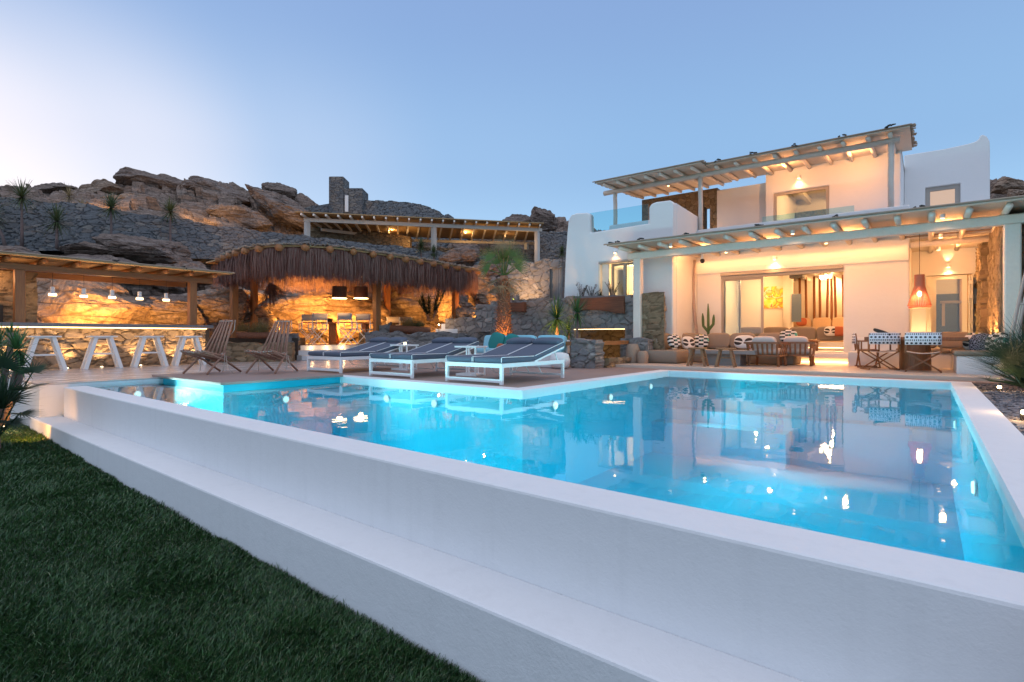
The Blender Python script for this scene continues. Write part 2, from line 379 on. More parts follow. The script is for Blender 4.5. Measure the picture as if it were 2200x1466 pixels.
M['leaf_palm'] = m_leaf('palm_leaf', (.07,.13,.03), (.12,.20,.05)); M['leaf_hill'] = m_leaf('olive_leaf', (.06,.09,.04), (.10,.135,.055)); M['leaf_dry'] = m_leaf('dry_leaf', (.28,.2,.1), (.38,.28,.15), .8)
M['cactus'] = m_noisy('cactus_skin', (.07,.13,.035), .2, 12, .5, .3)
M['trunk'] = m_noisy('grey_trunk', (.17,.12,.11), .25, 12, .9, .8, (1,1,3), dist=.01)
M['palmtrunk'] = m_noisy('palm_bark', (.30,.14,.08), .5, 16, .95, 1.0, dist=.02)
M['grassclump'] = m_leaf('straw_grass', (.16,.14,.05), (.26,.21,.09), .8)
M['warm_glow'] = m_emit('warm_lamp', (1,.62,.28), 8); M['warm_soft'] = m_emit('warm_strip', (1,.60,.26), 6)
M['pool_glow'] = m_emit('pool_lamp', (.75,.97,1), 1.8); M['bulb'] = m_emit('bulb', (1,.70,.36), 16)
M['glass'] = m_glass('clear_glass', (.93,.98,.98)); M['glass_blue'] = m_glass('balustrade_glass', (.72,.90,.93), 1.35)
M['lampshade'] = m_noisy('terracotta_slats', (.62,.17,.08), .1, 5, .5)
M['soil'] = m_noisy('soil', (.06,.045,.035), .3, 12, .95, .6, dist=.02)
M['blind'] = m_emit('self_glowing_blind', (1,.60,.42), .62)  # cloth emits its own glow in place of lamp light coming through
M['screen'] = m_noisy('wall_panel_steel', (.10,.13,.16), .1, 3, .25)
# floors
def floor_mats():
    t = NT('bar_terrace_boards'); p = t.n('NewGeometry').outputs['Position']; sp = t.n('SeparateXYZ'); t.l(p, sp.inputs[0])
    q = t.math('MULTIPLY', sp.outputs[0], 3.1); fr = t.math('FRACT', q); fl = t.math('FLOOR', q)
    wn = t.n('TexWhiteNoise', noise_dimensions='1D'); t.l(fl, wn.inputs['W'])
    n1 = t.noise(t.pos((2,.4,1)), 3, 5)
    c = t.mix(t.math('MULTIPLY', wn.outputs[0], .45), (.50,.44,.43), (.40,.35,.345)); c = t.mix(t.math('MULTIPLY', n1, .5), c, (.56,.50,.48))
    gap = t.math('LESS_THAN', fr, .035); c = t.mix(gap, c, (.16,.13,.13))
    t.pbr(c, t.math('ADD', .12, t.math('MULTIPLY', n1, .25)), t.bump(t.math('ADD', t.math('MULTIPLY', gap, -1.0), t.math('MULTIPLY', n1, .3)), .3, .004)); M['boards'] = t.mat
    t = NT('brown_microcement'); a = t.noise(t.pos(), 1.3, 5); b = t.noise(t.pos(), 30, 5)
    c = t.mix(a, (.25,.17,.145), (.33,.235,.205)); t.pbr(c, .6, t.bump(b, .2, .003)); M['deck'] = t.mat
    t = NT('pale_terrace_screed'); a = t.noise(t.pos(), 1.1, 5); b = t.noise(t.pos(), 30, 5)
    c = t.mix(a, (.52,.43,.36), (.62,.52,.44)); t.pbr(c, .42, t.bump(b, .12, .003)); M['terrace'] = t.mat
    t = NT('pool_paint'); a = t.noise(t.pos(), 1.1, 4)
    c = t.mix(a, (.012,.50,.64), (.015,.54,.68)); t.pbr(c, .5); M['pool'] = t.mat
    t = NT('pool_water'); p = t.pos((1,1,1)); a = t.noise(p, 1.6, 2, .5); b = t.noise(p, 9, 2, .5)
    nr = t.bump(t.math('ADD', a, t.math('MULTIPLY', b, .10)), .06, .05)
    tr = t.n('BsdfTransparent'); g = t.n('BsdfGlossy'); g.inputs['Roughness'].default_value = .02; g.inputs[0].default_value = (1,1,1,1); t.l(nr, g.inputs['Normal'])
    fr = t.n('Fresnel'); fr.inputs[0].default_value = 1.29; t.l(nr, fr.inputs['Normal'])
    mx = t.n('MixShader'); t.l(fr.outputs[0], mx.inputs[0]); t.l(tr.outputs[0], mx.inputs[1]); t.l(g.outputs[0], mx.inputs[2]); t.l(mx.outputs[0], t.out.inputs[0])
    va = t.n('VolumeAbsorption'); va.inputs['Color'].default_value = (.0,.84,.95,1); va.inputs['Density'].default_value = .22; t.l(va.outputs[0], t.out.inputs['Volume'])
    M['water'] = t.mat
    t = NT('lawn_soil'); a = t.noise(t.pos(), 9, 5); c = t.mix(a, (.014,.03,.012), (.03,.055,.02)); t.pbr(c, .95, t.bump(a, .6, .03)); M['lawn'] = t.mat
    t = NT('grass_blade'); a = t.noise(t.pos(), .9, 3); b = t.noise(t.pos(), 60, 1)
    c = t.mix(a, (.010,.038,.013), (.023,.075,.020)); e_ = t.noise(t.pos(), 23, 1); c = t.mix(t.ramp(e_, [(.40,(0,0,0)),(.62,(1,1,1))]), c, (.045,.125,.032)); c = t.mix(t.ramp(b, [(.60,(0,0,0)),(.68,(1,1,1))]), c, (.18,.20,.10)); t.pbr(c, .38); M['grass'] = t.mat
    t = NT('gravel_stone'); a = t.n('TexVoronoi', i_Vector=t.pos(), i_Scale=16.0); sp = t.n('SeparateColor'); t.l(a.outputs['Color'], sp.inputs[0])
    c = t.ramp(sp.outputs[0], [(0,(.07,.07,.08)), (.4,(.14,.13,.14)), (.75,(.24,.23,.24))]); t.pbr(c, .8, t.bump(a.outputs['Distance'], .6, .03)); M['gravel'] = t.mat
floor_mats()
POOLW = 500
# ---------------------------------------------------------------- setting: ground, pool, terraces, hill
def struct(mb, name, mat, **kw): return tag(mb.build(name, mat, **kw), kind='structure')
RV = Vector((CT, ST, 0)); VV = Vector((-ST, CT, 0)); UP = Vector((0, 0, 1))
WZ = -.07
struct(MB().add([(-400,-400,-3),(400,-400,-3),(400,400,-3),(-400,400,-3)], [(0,1,2,3)]), 'ground', M['soil'])
def ynear(x, a, b): return a + (b - a) * (x + .3) / (-11.9)        # near edges run a hair off square
pool_out = [(.36, ynear(.36,2.88,3.07)), (.36,12.72), (-4.97,12.72), (-4.97,6.72), (-12.35,6.72), (-12.35, ynear(-12.35,2.88,3.07))]
sh = MB(); t_ = .25
def wallseg(mb, x0, y0, x1, y1, z0, z1): mb.box(x0, y0, z0, x1, y1, z1)
sh.box(-12.6, 2.9, -2.05, .5, 12.95, -1.8)
for b in ((.36,2.7,.5,12.95), (-5.2,12.72,.36,12.95), (-5.2,6.95,-4.97,12.72), (-12.6,6.72,-4.97,6.95), (-12.6,2.95,-12.35,6.72)):
    sh.box(b[0], b[1], -1.8, b[2], b[3], -.14)
sh.box(-4.97,12.25,-1.8,.36,12.72,-.85)          # bench ledge along the far wall
sh.box(-4.97,11.7,-1.8,-2.2,12.25,-1.1)
struct(sh, 'pool_shell', M['pool'])
w = MB(); sub = [(x + (.02 if x > -1 else -.02 if x < -12 else (-.02 if x > -5.2 else 0)), y) for x, y in pool_out]
w.prism([(.37, 2.86), (.37,12.73), (-4.98,12.73), (-4.98,6.73), (-12.36,6.73), (-12.36,3.05)], -1.81, WZ)
tag(w.build('pool_water', M['water']), 'turquoise lit swimming pool water filling the white L-shaped basin', None, None, 'structure')
nw = MB()
nw.prism([(-12.2,2.72), (2.2,2.48), (2.2,2.84), (.36, ynear(.36,2.88,3.07)), (-12.2, ynear(-12.2,2.88,3.07))], -2.05, WZ + .004)
struct(nw, 'pool_overflow_wall', M['plaster_pool'], bevel=.018)
struct(MB().prism([(-12.62,2.34), (2.2,2.10), (2.2,2.49), (-12.62,2.735)], -1.7, -.59), 'pool_ledge', M['plaster_pool'], bevel=.018)
cp = MB()
cp.box(.36,2.86,-.14,.66,13.0,0); cp.box(-5.3,12.72,-.14,.36,13.0,0); cp.box(-5.3,7.05,-.14,-4.97,12.72,0); cp.box(-12.35,6.72,-.14,-4.97,7.05,0); cp.box(.5,2.86,-.6,.66,13.0,-.14)
cp.box(.36,2.0,-1.6,.66,2.86,0)
struct(cp, 'pool_coping', M['plaster_pool'])
# bathing platform standing in the water
pf = MB(); pf.box(-12.38,4.36,-1.8,-9.72,6.72,-.004); struct(pf, 'platform_plinth', M['pool'])
struct(MB().box(-12.7,4.27,.0,-9.6,6.719,.045), 'platform_deck', M['deck'], bevel=.006)
# terraces
tb = MB(); tb.box(-22,2.42,-.025,-12.36,16,0); struct(tb, 'bar_terrace', M['boards'])
struct(MB().box(-22,2.42,-2.2,-12.36,16,-.026), 'terrace_plinth', M['plaster'])
dk = MB(); dk.box(-12.36,7.05,-.2,-5.3,12.95,-.003); dk.box(-7.0,12.95,-.2,-5.3,13.4,-.003); dk.box(-5.3,13.0,-.2,1.25,13.4,-.003)
struct(dk, 'lounger_deck', M['deck'])
ht = MB(); ht.box(-7.0,13.4,-.3,1.35,17.7,.07); ht.box(-.34,17.7,-.3,1.35,20.0,.07); struct(ht, 'house_terrace', M['terrace'], bevel=.01)
struct(MB().box(-14,12.95,-2.6,-7.0,20,-2.4).box(-14,12.9,-2.4,-7.0,12.95,-.2), 'sunken_court', M['terrace'])
# lawn
def lawn_z(x, y): return -1.02 + .20 * min(1, max(0, (-x - 1) / 11.0)) ** 1.6 + .02 * noise.noise(Vector((x*.8, y*.8, 0)))
lw = MB(); nx, ny = 60, 24
for j in range(ny+1):
    for i in range(nx+1):
        x = -21 + 24*i/nx; y = -6 + (8.45)*j/ny; lw.v.append((x, y, lawn_z(x, y)))
for j in range(ny):
    for i in range(nx): a = j*(nx+1)+i; lw.f.append((a, a+1, a+nx+2, a+nx+1)); lw.m.append(0)
struct(lw, 'lawn', M['lawn'], smooth=True)
def grass():
    rs = np.random.RandomState(3); P = []
    # denser close to the eye, thinner away
    def scatter(n, x0, x1, y0, y1, keep):
        x = rs.uniform(x0, x1, n); y = rs.uniform(y0, y1, n); return np.stack([x[keep(x, y)], y[keep(x, y)]], 1)
    edge = lambda x: ynear(x, 2.15, 2.33)
    def vis(x, y):
        d = -x*ST + y*CT; s = x*CT + y*ST
        return (d > .6) & (s/np.maximum(d,.1) < .25) & (s/np.maximum(d,.1) > -1.12) & (y < edge(x) - .005)
    P = np.concatenate([scatter(230000, -5, .8, 0, 2.35, vis), scatter(150000, -14, -5, -1.5, 2.4, vis), scatter(9000,-5,.8,2.0,2.4,vis)])
    n = len(P); d = -P[:,0]*ST + P[:,1]*CT
    h = rs.uniform(.025, .066, n) * np.where(rs.rand(n) < .03, 1.5, 1); wd = rs.uniform(.0016, .0034, n) * np.clip(d/3, .8, 2.6)
    az = rs.uniform(0, 2*PI, n) ; clump = np.array([noise.noise(Vector((a*2.2, b*2.2, 5))) for a, b in P])
    h *= 1 + .45*clump
    lean = rs.uniform(.2, 1.0, n)*h; la = rs.normal(.6, 1.1, n) + 2*clump
    z = np.array([lawn_z(a, b) for a, b in P])
    ex, ey = np.cos(az)*wd, np.sin(az)*wd; lx, ly = np.cos(la)*lean, np.sin(la)*lean
    V = np.zeros((n, 5, 3))
    V[:,0] = np.stack([P[:,0]-ex, P[:,1]-ey, z], 1); V[:,1] = np.stack([P[:,0]+ex, P[:,1]+ey, z], 1)
    V[:,2] = np.stack([P[:,0]+ex*.8+lx*.35, P[:,1]+ey*.8+ly*.35, z+h*.6], 1); V[:,3] = np.stack([P[:,0]-ex*.8+lx*.35, P[:,1]-ey*.8+ly*.35, z+h*.6], 1)
    V[:,4] = np.stack([P[:,0]+lx, P[:,1]+ly, z+h*.95], 1)
    me = bpy.data.meshes.new('grass'); me.vertices.add(n*5); me.vertices.foreach_set('co', V.ravel())
    base = (np.arange(n)*5)[:,None]; loops = (base + np.array([0,1,2,3, 3,2,4])[None,:]).ravel()
    me.loops.add(len(loops)); me.loops.foreach_set('vertex_index', loops.astype(np.int32))
    st = (np.arange(n)*7)[:,None] + np.array([0,4])[None,:]; tot = np.tile([4,3], n)
    me.polygons.add(2*n); me.polygons.foreach_set('loop_start', st.ravel().astype(np.int32)); me.polygons.foreach_set('loop_total', tot.astype(np.int32))
    me.update(calc_edges=True); me.validate(); me.materials.append(M['grass'])
    o = bpy.data.objects.new('grass', me); COL.objects.link(o); tag(o, 'dark green mown lawn grass in front of the white pool wall', 'grass', None, 'stuff')
grass()
# gravel bed
gz = MB(); n_ = 40
for j in range(n_+1):
    for i in range(n_+1):
        x = .66 + 6*i/n_; y = 2 + 12.4*j/n_; gz.v.append((x, y, -.07 + .05*noise.noise(Vector((x*1.5, y*1.5, 0))) + .03*(x-.66)))
for j in range(n_):
    for i in range(n_): a = j*(n_+1)+i; gz.f.append((a, a+1, a+n_+2, a+n_+1)); gz.m.append(0)
struct(gz, 'gravel_bed', M['gravel'])
gr = MB(); rs = random.Random(5)
for k in range(2600):
    x = rs.uniform(.68, 3.2); y = rs.uniform(6.5, 13.3); r = rs.uniform(.012, .035)
    z = -.07 + .05*noise.noise(Vector((x*1.5, y*1.5, 0))) + .03*(x-.66) + r*.3
    o = [Vector((rs.uniform(-1,1), rs.uniform(-1,1), rs.uniform(-.5,.5))).normalized()*r for _ in range(3)]
    c = Vector((x,y,z)); a, b, e = o
    gr.add([c+Vector((r,0,0)), c+Vector((0,r*.8,0)), c-Vector((r*.9,0,0)), c-Vector((0,r,0)), c+Vector((a.x*.2,a.y*.2,r*.6)), c-Vector((0,0,r*.6))],
           [(0,1,4),(1,2,4),(2,3,4),(3,0,4),(1,0,5),(2,1,5),(3,2,5),(0,3,5)])
tag(gr.build('gravel', M['gravel']), 'grey gravel strewn over the planting bed by the pool edge', 'gravel', None, 'stuff')

# hill -------------------------------------------------------------
HC = [(-1500, [(19,-.3),(24,3),(29,5),(30,7.2),(48,12),(80,6)]),
 (-300, [(15,-.5),(19,2),(27,5),(28,7.4),(47,13),(80,7)]),
 (0, [(16.2,-.4),(19,2),(25.9,4.9),(26.7,7.3),(30,8.2),(46,13.4),(80,8)]),
 (85, [(16.8,-.4),(19,2),(26.9,5.0),(27.7,7.3),(31,8.4),(46,13.5),(80,8)]),
 (200,[(17.5,-.4),(20,2),(28.2,5.2),(29,7.3),(32,8.6),(46,13.8),(80,8)]),
 (262,[(17.9,-.4),(20.6,2),(29,5.2),(29.7,7.2),(33,8.7),(46,13.9),(80,8)]),
 (285,[(18,-.4),(21,2),(29.2,5.2),(30,7.2),(33,8.8),(46,14.9),(80,8)]),
 (350,[(18.5,-.4),(21.5,2),(30,5.3),(30.7,7.1),(34,8.8),(46,14.7),(80,8)]),
 (470,[(20,-.2),(23,2.3),(31.8,5.4),(32.6,6.9),(36,8.8),(46,14.2),(80,8)]),
 (545,[(22,.2),(25,2.5),(32.8,5.4),(33.6,6.8),(38,8.6),(46,13.1),(80,7)]),
 (590,[(23,.3),(25.6,2.5),(33.4,5.3),(34.2,6.8),(38.5,8.2),(46,13.8),(80,7)]),
 (650,[(24,.4),(26,2.6),(34,5.2),(34.8,6.9),(38.8,7.2),(40,8.8),(46,12.8),(80,6)]),
 (720,[(24.5,.4),(26.5,2.6),(34.7,5.0),(35.5,6.6),(39,6.8),(40.5,8.6),(45,11.6),(80,5)]),
 (880,[(25.5,.6),(27.5,2.8),(36,4.6),(36.8,6.3),(40.5,6.4),(42,8.3),(45.5,10.9),(80,4)]),
 (1000,[(25.5,1),(27,3.2),(37,4.4),(37.8,5.9),(41,6.0),(43,8.0),(46,10.3),(80,4)]),
 (1060,[(24.5,1.5),(26,3.4),(37.2,4.4),(38.2,5.6),(41.5,5.8),(43,7.9),(52,11.6),(80,4)]),
 (1120,[(24,1.7),(26,3.4),(37.6,4.4),(38.6,5.5),(41.5,5.7),(43,7.9),(52,12.2),(80,4)]),
 (1215,[(24,1.7),(27,3.4),(38,4.4),(39,5.5),(41.8,5.7),(43,8.0),(52,12.5),(80,4)]),
 (1330,[(28,-.5),(32,2),(38,4.2),(42,6),(44,8.0),(54,11.8),(80,4)]),
 (1450,[(33,-1),(40,3),(45,6.5),(50,9),(58,11),(90,4)]),
 (2000,[(33,-1),(38,3),(44,8),(50,13),(56,14.8),(90,6)]),
 (2140,[(34,-1),(38,3),(44,9),(49,14),(54,16.9),(90,6)]),
 (2200,[(34,-1),(38,3),(44,9),(49,14),(54,16.4),(90,6)]),
 (2900,[(34,-1),(38,3),(44,9),(50,14),(56,16),(90,6)])]
def hill_h(px, t):
    """control points are interpolated in the column direction by their order along the slope"""
    for (a, A), (b, B) in zip(HC, HC[1:]):
        if a <= px <= b: break
    k = (px - a) / (b - a)
    def at(C, t):
        x = t * (len(C) - 1); i = min(int(x), len(C) - 2); f = x - i
        return (C[i][0]*(1-f) + C[i+1][0]*f, C[i][1]*(1-f) + C[i+1][1]*f)
    # spread t by depth so that all columns have the same spacing
    pa, pb = at(A, t), at(B, t)
    return pa[0]*(1-k) + pb[0]*k, pa[1]*(1-k) + pb[1]*k
def block(p, sc, amp, tilt, sx=1.0):
    q = Vector((p.x/sc/sx, p.y/sc/sx, p.z/sc*1.3)); d, c = noise.voronoi(q); c0 = c[0]
    hsh = noise.cell(c0*7.3 + Vector((.5,.5,.5))); h2 = noise.cell(c0*11.1 + Vector((3.5,1.5,9.5)))
    v = q - c0; e = min(1, (d[1]-d[0])*3.0)
    return amp*(hsh - .5) + tilt*.55*(v.x*(h2-.5)*2 + v.y*(hsh-.5)*2) + (e - 1)*amp*.35
def hill():
    mb = MB(); tl = []
    steps = 190
    NX = 620
    pxs = []
    for i in range(NX+1):
        u = i/NX; pxs.append(-1500 + 1500*u/.12 if u < .12 else (1300*(u-.12)/.70 if u < .82 else 1300 + 1600*(u-.82)/.18))
    for j in range(steps+1):
        t = j/steps
        for px in pxs:
            d, z = hill_h(px, t); p = ray(px, d, z)
            k = min(1, max(0, (d-15)/6)) * (1 if t < .985 else .3)
            h = block(p, 3.4, .9, 1.0) + block(p + Vector((9,3,1)), 1.3, .40, .5) + .32*noise.fractal(p*.9, 1.0, 2.1, 5) + .14*(noise.ridged_multi_fractal(p*1.6, 1.0, 2.1, 4, 1.0, 2.0) - 1)
            if 650 < px < 1215 and 38.2 < d < 41.5: k *= .15
            if 31 < d < 39 and 0 < px < 1215: k *= .6
            q = p + (UP*.62 - VV*.35) * h * k
            mb.v.append((q.x, q.y, q.z))
    n = NX+1
    for j in range(steps):
        for i in range(NX): a = j*n+i; mb.f.append((a, a+1, a+n+1, a+n)); mb.m.append(0)
    struct(mb, 'rocky_hill', M['rock'])
hill()

# boulders ---------------------------------------------------------
def rock_mesh(w, dp, h, seed, sub=5, planes=16, rough=.13, sharp=.55):
    rs = random.Random(seed); bm = __import__('bmesh').new(); __import__('bmesh').ops.create_icosphere(bm, subdivisions=sub, radius=1.0)
    pl = []
    for k in range(planes):
        n = Vector((rs.gauss(0,1), rs.gauss(0,1), rs.gauss(0,.8))).normalized(); pl.append((n, rs.uniform(sharp, .93)))
    off = Vector((rs.uniform(0,50), rs.uniform(0,50), rs.uniform(0,50))); vs = []
    for v in bm.verts:
        p = v.co.copy()
        for n, c in pl:
            a = p.dot(n)
            if a > c: p -= n * (a - c) * .94
        q = Vector((p.x*w/2, p.y*dp/2, p.z*h/2)); nn = v.co
        m = min(w, h)
        q += nn * (rough*m*.5*noise.fractal(q*1.3/m*2 + off, .8, 2.0, 6) + .035*m*min(0, block(q*1.0 + off, .42*m, 1.0, .6)) + .05*m*(noise.ridged_multi_fractal(Vector((q.x*.6, q.y*.6, q.z*3))/m*2.0 + off, 1.0, 2.0, 4, 1.0, 2.0)-1))
        vs.append(q)
    fs = [tuple(x.index for x in f.verts) for f in bm.faces]; bm.free(); return vs, fs
def boulder(px, py, d, w, h, label, tilt=0, mat='boulder', seed=None, depth=None, group=None, sub=5, yaw=0, **kw):
    c = AD(px, py, d); vs, fs = rock_mesh(w, depth or w*.7, h, seed if seed is not None else int(px*7+py), sub, **kw)
    roll = Matrix.Rotation(R(tilt), 3, 'Y'); zr = Matrix.Rotation(TH + R(yaw), 3, 'Z')
    mb = MB(); mb.add([zr @ (roll @ v) for v in vs], fs)
    o = mb.build('boulder', M[mat], smooth=False); o.location = c
    return tag(o, label, 'boulder', group)
GB = 'boulders on the slope behind the bar'
boulder(175, 668, 19.8, 6.6, 3.1, 'huge smooth slanting boulder lit orange behind the bar counter', 17, seed=11, depth=3.4, rough=.05, planes=7)
boulder(460, 655, 21.5, 3.3, 1.9, 'brown boulder between the bar post and the thatched shelter post', 8, seed=4, group=GB)
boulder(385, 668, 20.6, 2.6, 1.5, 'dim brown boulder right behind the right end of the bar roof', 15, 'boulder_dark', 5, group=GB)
boulder(545, 690, 22.5, 2.6, 1.4, 'low brown boulder left of the director chairs under the thatch', -5, seed=6, group=GB)
boulder(520, 640, 24.5, 2.6, 1.3, 'upper boulder glimpsed left of the dry thatch broom', 5, seed=8, group=GB)
boulder(700, 672, 25.6, 6.2, 2.6, 'wide cracked boulder glowing orange behind the dining table under the thatch', 6, seed=21, depth=2.6, rough=.09)
boulder(620, 640, 27.4, 3.4, 1.6, 'orange lit upper boulder left of the two hanging drum lamps', 12, seed=9, group=GB)
boulder(780, 645, 27.6, 3.6, 1.7, 'orange lit upper boulder right behind the drum lamps', 10, seed=19, group=GB)
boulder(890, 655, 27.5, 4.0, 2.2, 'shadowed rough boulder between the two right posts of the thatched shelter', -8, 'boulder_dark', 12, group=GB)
boulder(966, 660, 25.8, 1.9, 1.5, 'round boulder glowing bright yellow beside the right thatch post', -25, seed=13, group=GB)
boulder(1035, 628, 24.6, 2.3, 1.6, 'rounded tan boulder left of the tall palm trunk', 20, seed=14, group=GB)
boulder(1022, 685, 23.2, 2.2, 1.3, 'reddish boulder low down left of the palm trunk', 25, seed=15, group=GB)
boulder(1060, 655, 24.2, 1.5, 1.1, 'small orange boulder touching the palm trunk', 10, seed=16, group=GB)
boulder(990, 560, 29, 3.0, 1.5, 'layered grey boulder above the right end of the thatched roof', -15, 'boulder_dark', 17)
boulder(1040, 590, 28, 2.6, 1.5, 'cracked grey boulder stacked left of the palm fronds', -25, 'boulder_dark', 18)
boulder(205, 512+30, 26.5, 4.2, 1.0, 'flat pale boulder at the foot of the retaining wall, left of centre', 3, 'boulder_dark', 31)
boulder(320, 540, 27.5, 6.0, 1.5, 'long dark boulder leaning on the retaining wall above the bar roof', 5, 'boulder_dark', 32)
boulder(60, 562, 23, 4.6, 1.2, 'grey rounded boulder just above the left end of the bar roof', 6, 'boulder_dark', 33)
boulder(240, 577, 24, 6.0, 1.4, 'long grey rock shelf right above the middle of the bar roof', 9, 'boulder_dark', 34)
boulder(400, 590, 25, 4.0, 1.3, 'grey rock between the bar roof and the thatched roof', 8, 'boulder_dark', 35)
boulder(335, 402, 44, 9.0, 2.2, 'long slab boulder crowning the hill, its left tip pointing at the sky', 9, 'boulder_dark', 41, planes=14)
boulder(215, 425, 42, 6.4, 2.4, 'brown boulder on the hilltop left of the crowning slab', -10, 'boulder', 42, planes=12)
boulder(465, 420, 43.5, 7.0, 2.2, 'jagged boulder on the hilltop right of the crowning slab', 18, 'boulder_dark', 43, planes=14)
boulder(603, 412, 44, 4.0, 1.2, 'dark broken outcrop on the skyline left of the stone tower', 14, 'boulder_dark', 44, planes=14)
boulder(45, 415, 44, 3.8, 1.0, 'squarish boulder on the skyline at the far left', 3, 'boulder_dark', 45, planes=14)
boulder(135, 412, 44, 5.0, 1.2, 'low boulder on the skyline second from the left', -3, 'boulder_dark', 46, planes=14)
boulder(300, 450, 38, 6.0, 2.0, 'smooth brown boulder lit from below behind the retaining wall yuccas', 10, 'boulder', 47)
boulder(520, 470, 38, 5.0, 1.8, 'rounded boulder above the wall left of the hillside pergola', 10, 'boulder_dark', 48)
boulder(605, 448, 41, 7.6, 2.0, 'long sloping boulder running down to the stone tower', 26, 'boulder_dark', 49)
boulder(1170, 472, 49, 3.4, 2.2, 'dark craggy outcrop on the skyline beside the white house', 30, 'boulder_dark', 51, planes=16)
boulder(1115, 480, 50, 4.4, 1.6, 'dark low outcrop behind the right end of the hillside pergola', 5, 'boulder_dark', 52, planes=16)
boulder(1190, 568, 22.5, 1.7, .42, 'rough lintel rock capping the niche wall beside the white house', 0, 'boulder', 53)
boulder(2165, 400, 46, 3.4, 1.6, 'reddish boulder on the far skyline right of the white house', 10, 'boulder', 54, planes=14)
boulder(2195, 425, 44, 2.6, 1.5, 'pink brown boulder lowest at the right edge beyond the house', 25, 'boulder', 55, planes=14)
# underwater lamps; near wall and two deck ones are added to even the light
pl0 = None; near_l = None
PLL = [((-4.93,7.6,-.32),(1,0,0),'pool lamp under the near corner of the lounger deck'),((-9.68,5.5,-.36),(1,0,0),'pool lamp in the front of the bathing platform'),((-12.33,3.9,-.3),(1,0,0),'pool lamp in the left pool wall next to the bar terrace'),
 ((-4.95,11.6,-.3),(1,0,0),'pool lamp at the far left corner by the submerged bench'),((.34,6.3,-.5),(-1,0,0),'pool lamp low in the right pool wall'),((.34,10.2,-.45),(-1,0,0),'pool lamp in the right wall near the far end'),
 ((-8.2,6.70,-.35),(0,-1,0),'pool lamp below the second sunbed'),((-3.0,2.98,-.5),(0,1,0),'added pool lamp inside the near wall on the right'),((-6.5,3.05,-.5),(0,1,0),'added pool lamp inside the near wall at its middle'),((-10.2,3.1,-.5),(0,1,0),'added pool lamp inside the near wall on the left'),
 ((-1.2,2.95,-.5),(0,1,0),'added pool lamp inside the near wall at its right end'),((-8.4,3.08,-.5),(0,1,0),'added pool lamp inside the near wall left of its middle'),((-4.7,3.03,-.5),(0,1,0),'added pool lamp inside the near wall right of its middle'),((-4.93,9.6,-.36),(1,0,0),'added pool lamp under the middle of the lounger deck side'),((-6.9,6.70,-.35),(0,-1,0),'added pool lamp below the nearest sunbed')]
for p, n_, lb in PLL:
    az = math.atan2(n_[1], n_[0])
    if pl0 is None:
        pl0 = thing('pool_lamp', lb, 'lamp', p, az, 'round lamps under water')
        MB().lathe((0,0,0),[(.06,0),(.05,.02)],20).build('lens', M['pool_glow'], pl0).rotation_euler = (0,R(90),0)
        MB().lathe((0,0,-.01),[(.075,0),(.075,.012)],20).build('rim', M['metal_white'], pl0).rotation_euler = (0,R(90),0)
        lamp('SPOT', (.06,0,-.02), POOLW, (.62,1,.97), pl0, .04, rot=(1,0,.03), spot=100, blend=1.0, world=False)
    else:
        q_ = dup(pl0, p, az, label=lb)
        if 'near wall' in lb or 'left pool wall' in lb:          # these ones burn lower
            if near_l is None: near_l = pl0.children[-1].data.copy() if pl0.children[-1].type == 'LIGHT' else [c for c in pl0.children if c.type == 'LIGHT'][0].data.copy(); near_l.energy = POOLW*.4
            for c in q_.children:
                if c.type == 'LIGHT': c.data = near_l
# ---------------------------------------------------------------- the white house
def outlineY(pts, Y): return [(PY(px, py, Y).x, PY(px, py, Y).z) for px, py in pts]
villa = thing('villa', 'white rounded two storey house glowing warm inside, beyond the far end of the pool', 'house', (-3, 17.7, 0))
W = M['plaster']
# left wing: front wall with its stepped, rounded parapet
fr = outlineY([(1209,652),(1214,560),(1218,500),(1221,472),(1227,462),(1238,458),(1262,457),(1267,461),(1268,500),(1394,480),(1394,446),(1399,438),(1410,434),(1440,430),(1446,432)], 15.6)
xr = -5.97; ztop = fr[-1][1]
fr = [(fr[0][0], 1.15)] + fr[1:-1] + [(xr - .05, ztop), (xr, ztop - .05), (xr, -3.0), (-6.98, -3.0), (-6.98, 1.15)]
wx0 = PY(1287, 560, 15.6).x; wx1 = PY(1362, 560, 15.6).x; wz1 = PY(1300, 563, 15.6).z
MB().prismY(fr, 15.6, 15.9).build('front_wall', W, villa, world=True, bevel=.05, cuts=[(wx0, 15.3, 1.6, wx1, 16.2, wz1)])
# side wall of the wing, stepping down where the upper terrace begins
side = [(15.9,-3),(22,-3),(22,3.7),(18.35,3.7),(18.35,4.6),(18.2,4.8),(15.9,4.88)]
MB().prismX(side, -6.27, -5.973).build('side_wall', W, villa, world=True, bevel=.05)
b = MB(); b.box(-9.75,15.9,3.4,-6.27,22,3.66); b.box(-9.75,15.9,1.15,-9.45,22,3.4); b.box(-9.45,21.7,1.15,-6.27,22,3.4); b.build('wing_roof_and_walls', W, villa, world=True)
b = MB(); b.box(-9.45,15.92,1.55,-6.28,21.7,1.65); b.build('wing_floor', M['plaster_in'], villa, world=True)
c0 = PY(1316, 476, 17.5); c1 = PY(1394, 476, 17.5)
MB().box(c0.x - .1, 17.4, 3.66, -6.3, 17.8, 4.82).build('roof_terrace_wall', W, villa, world=True, bevel=.06)
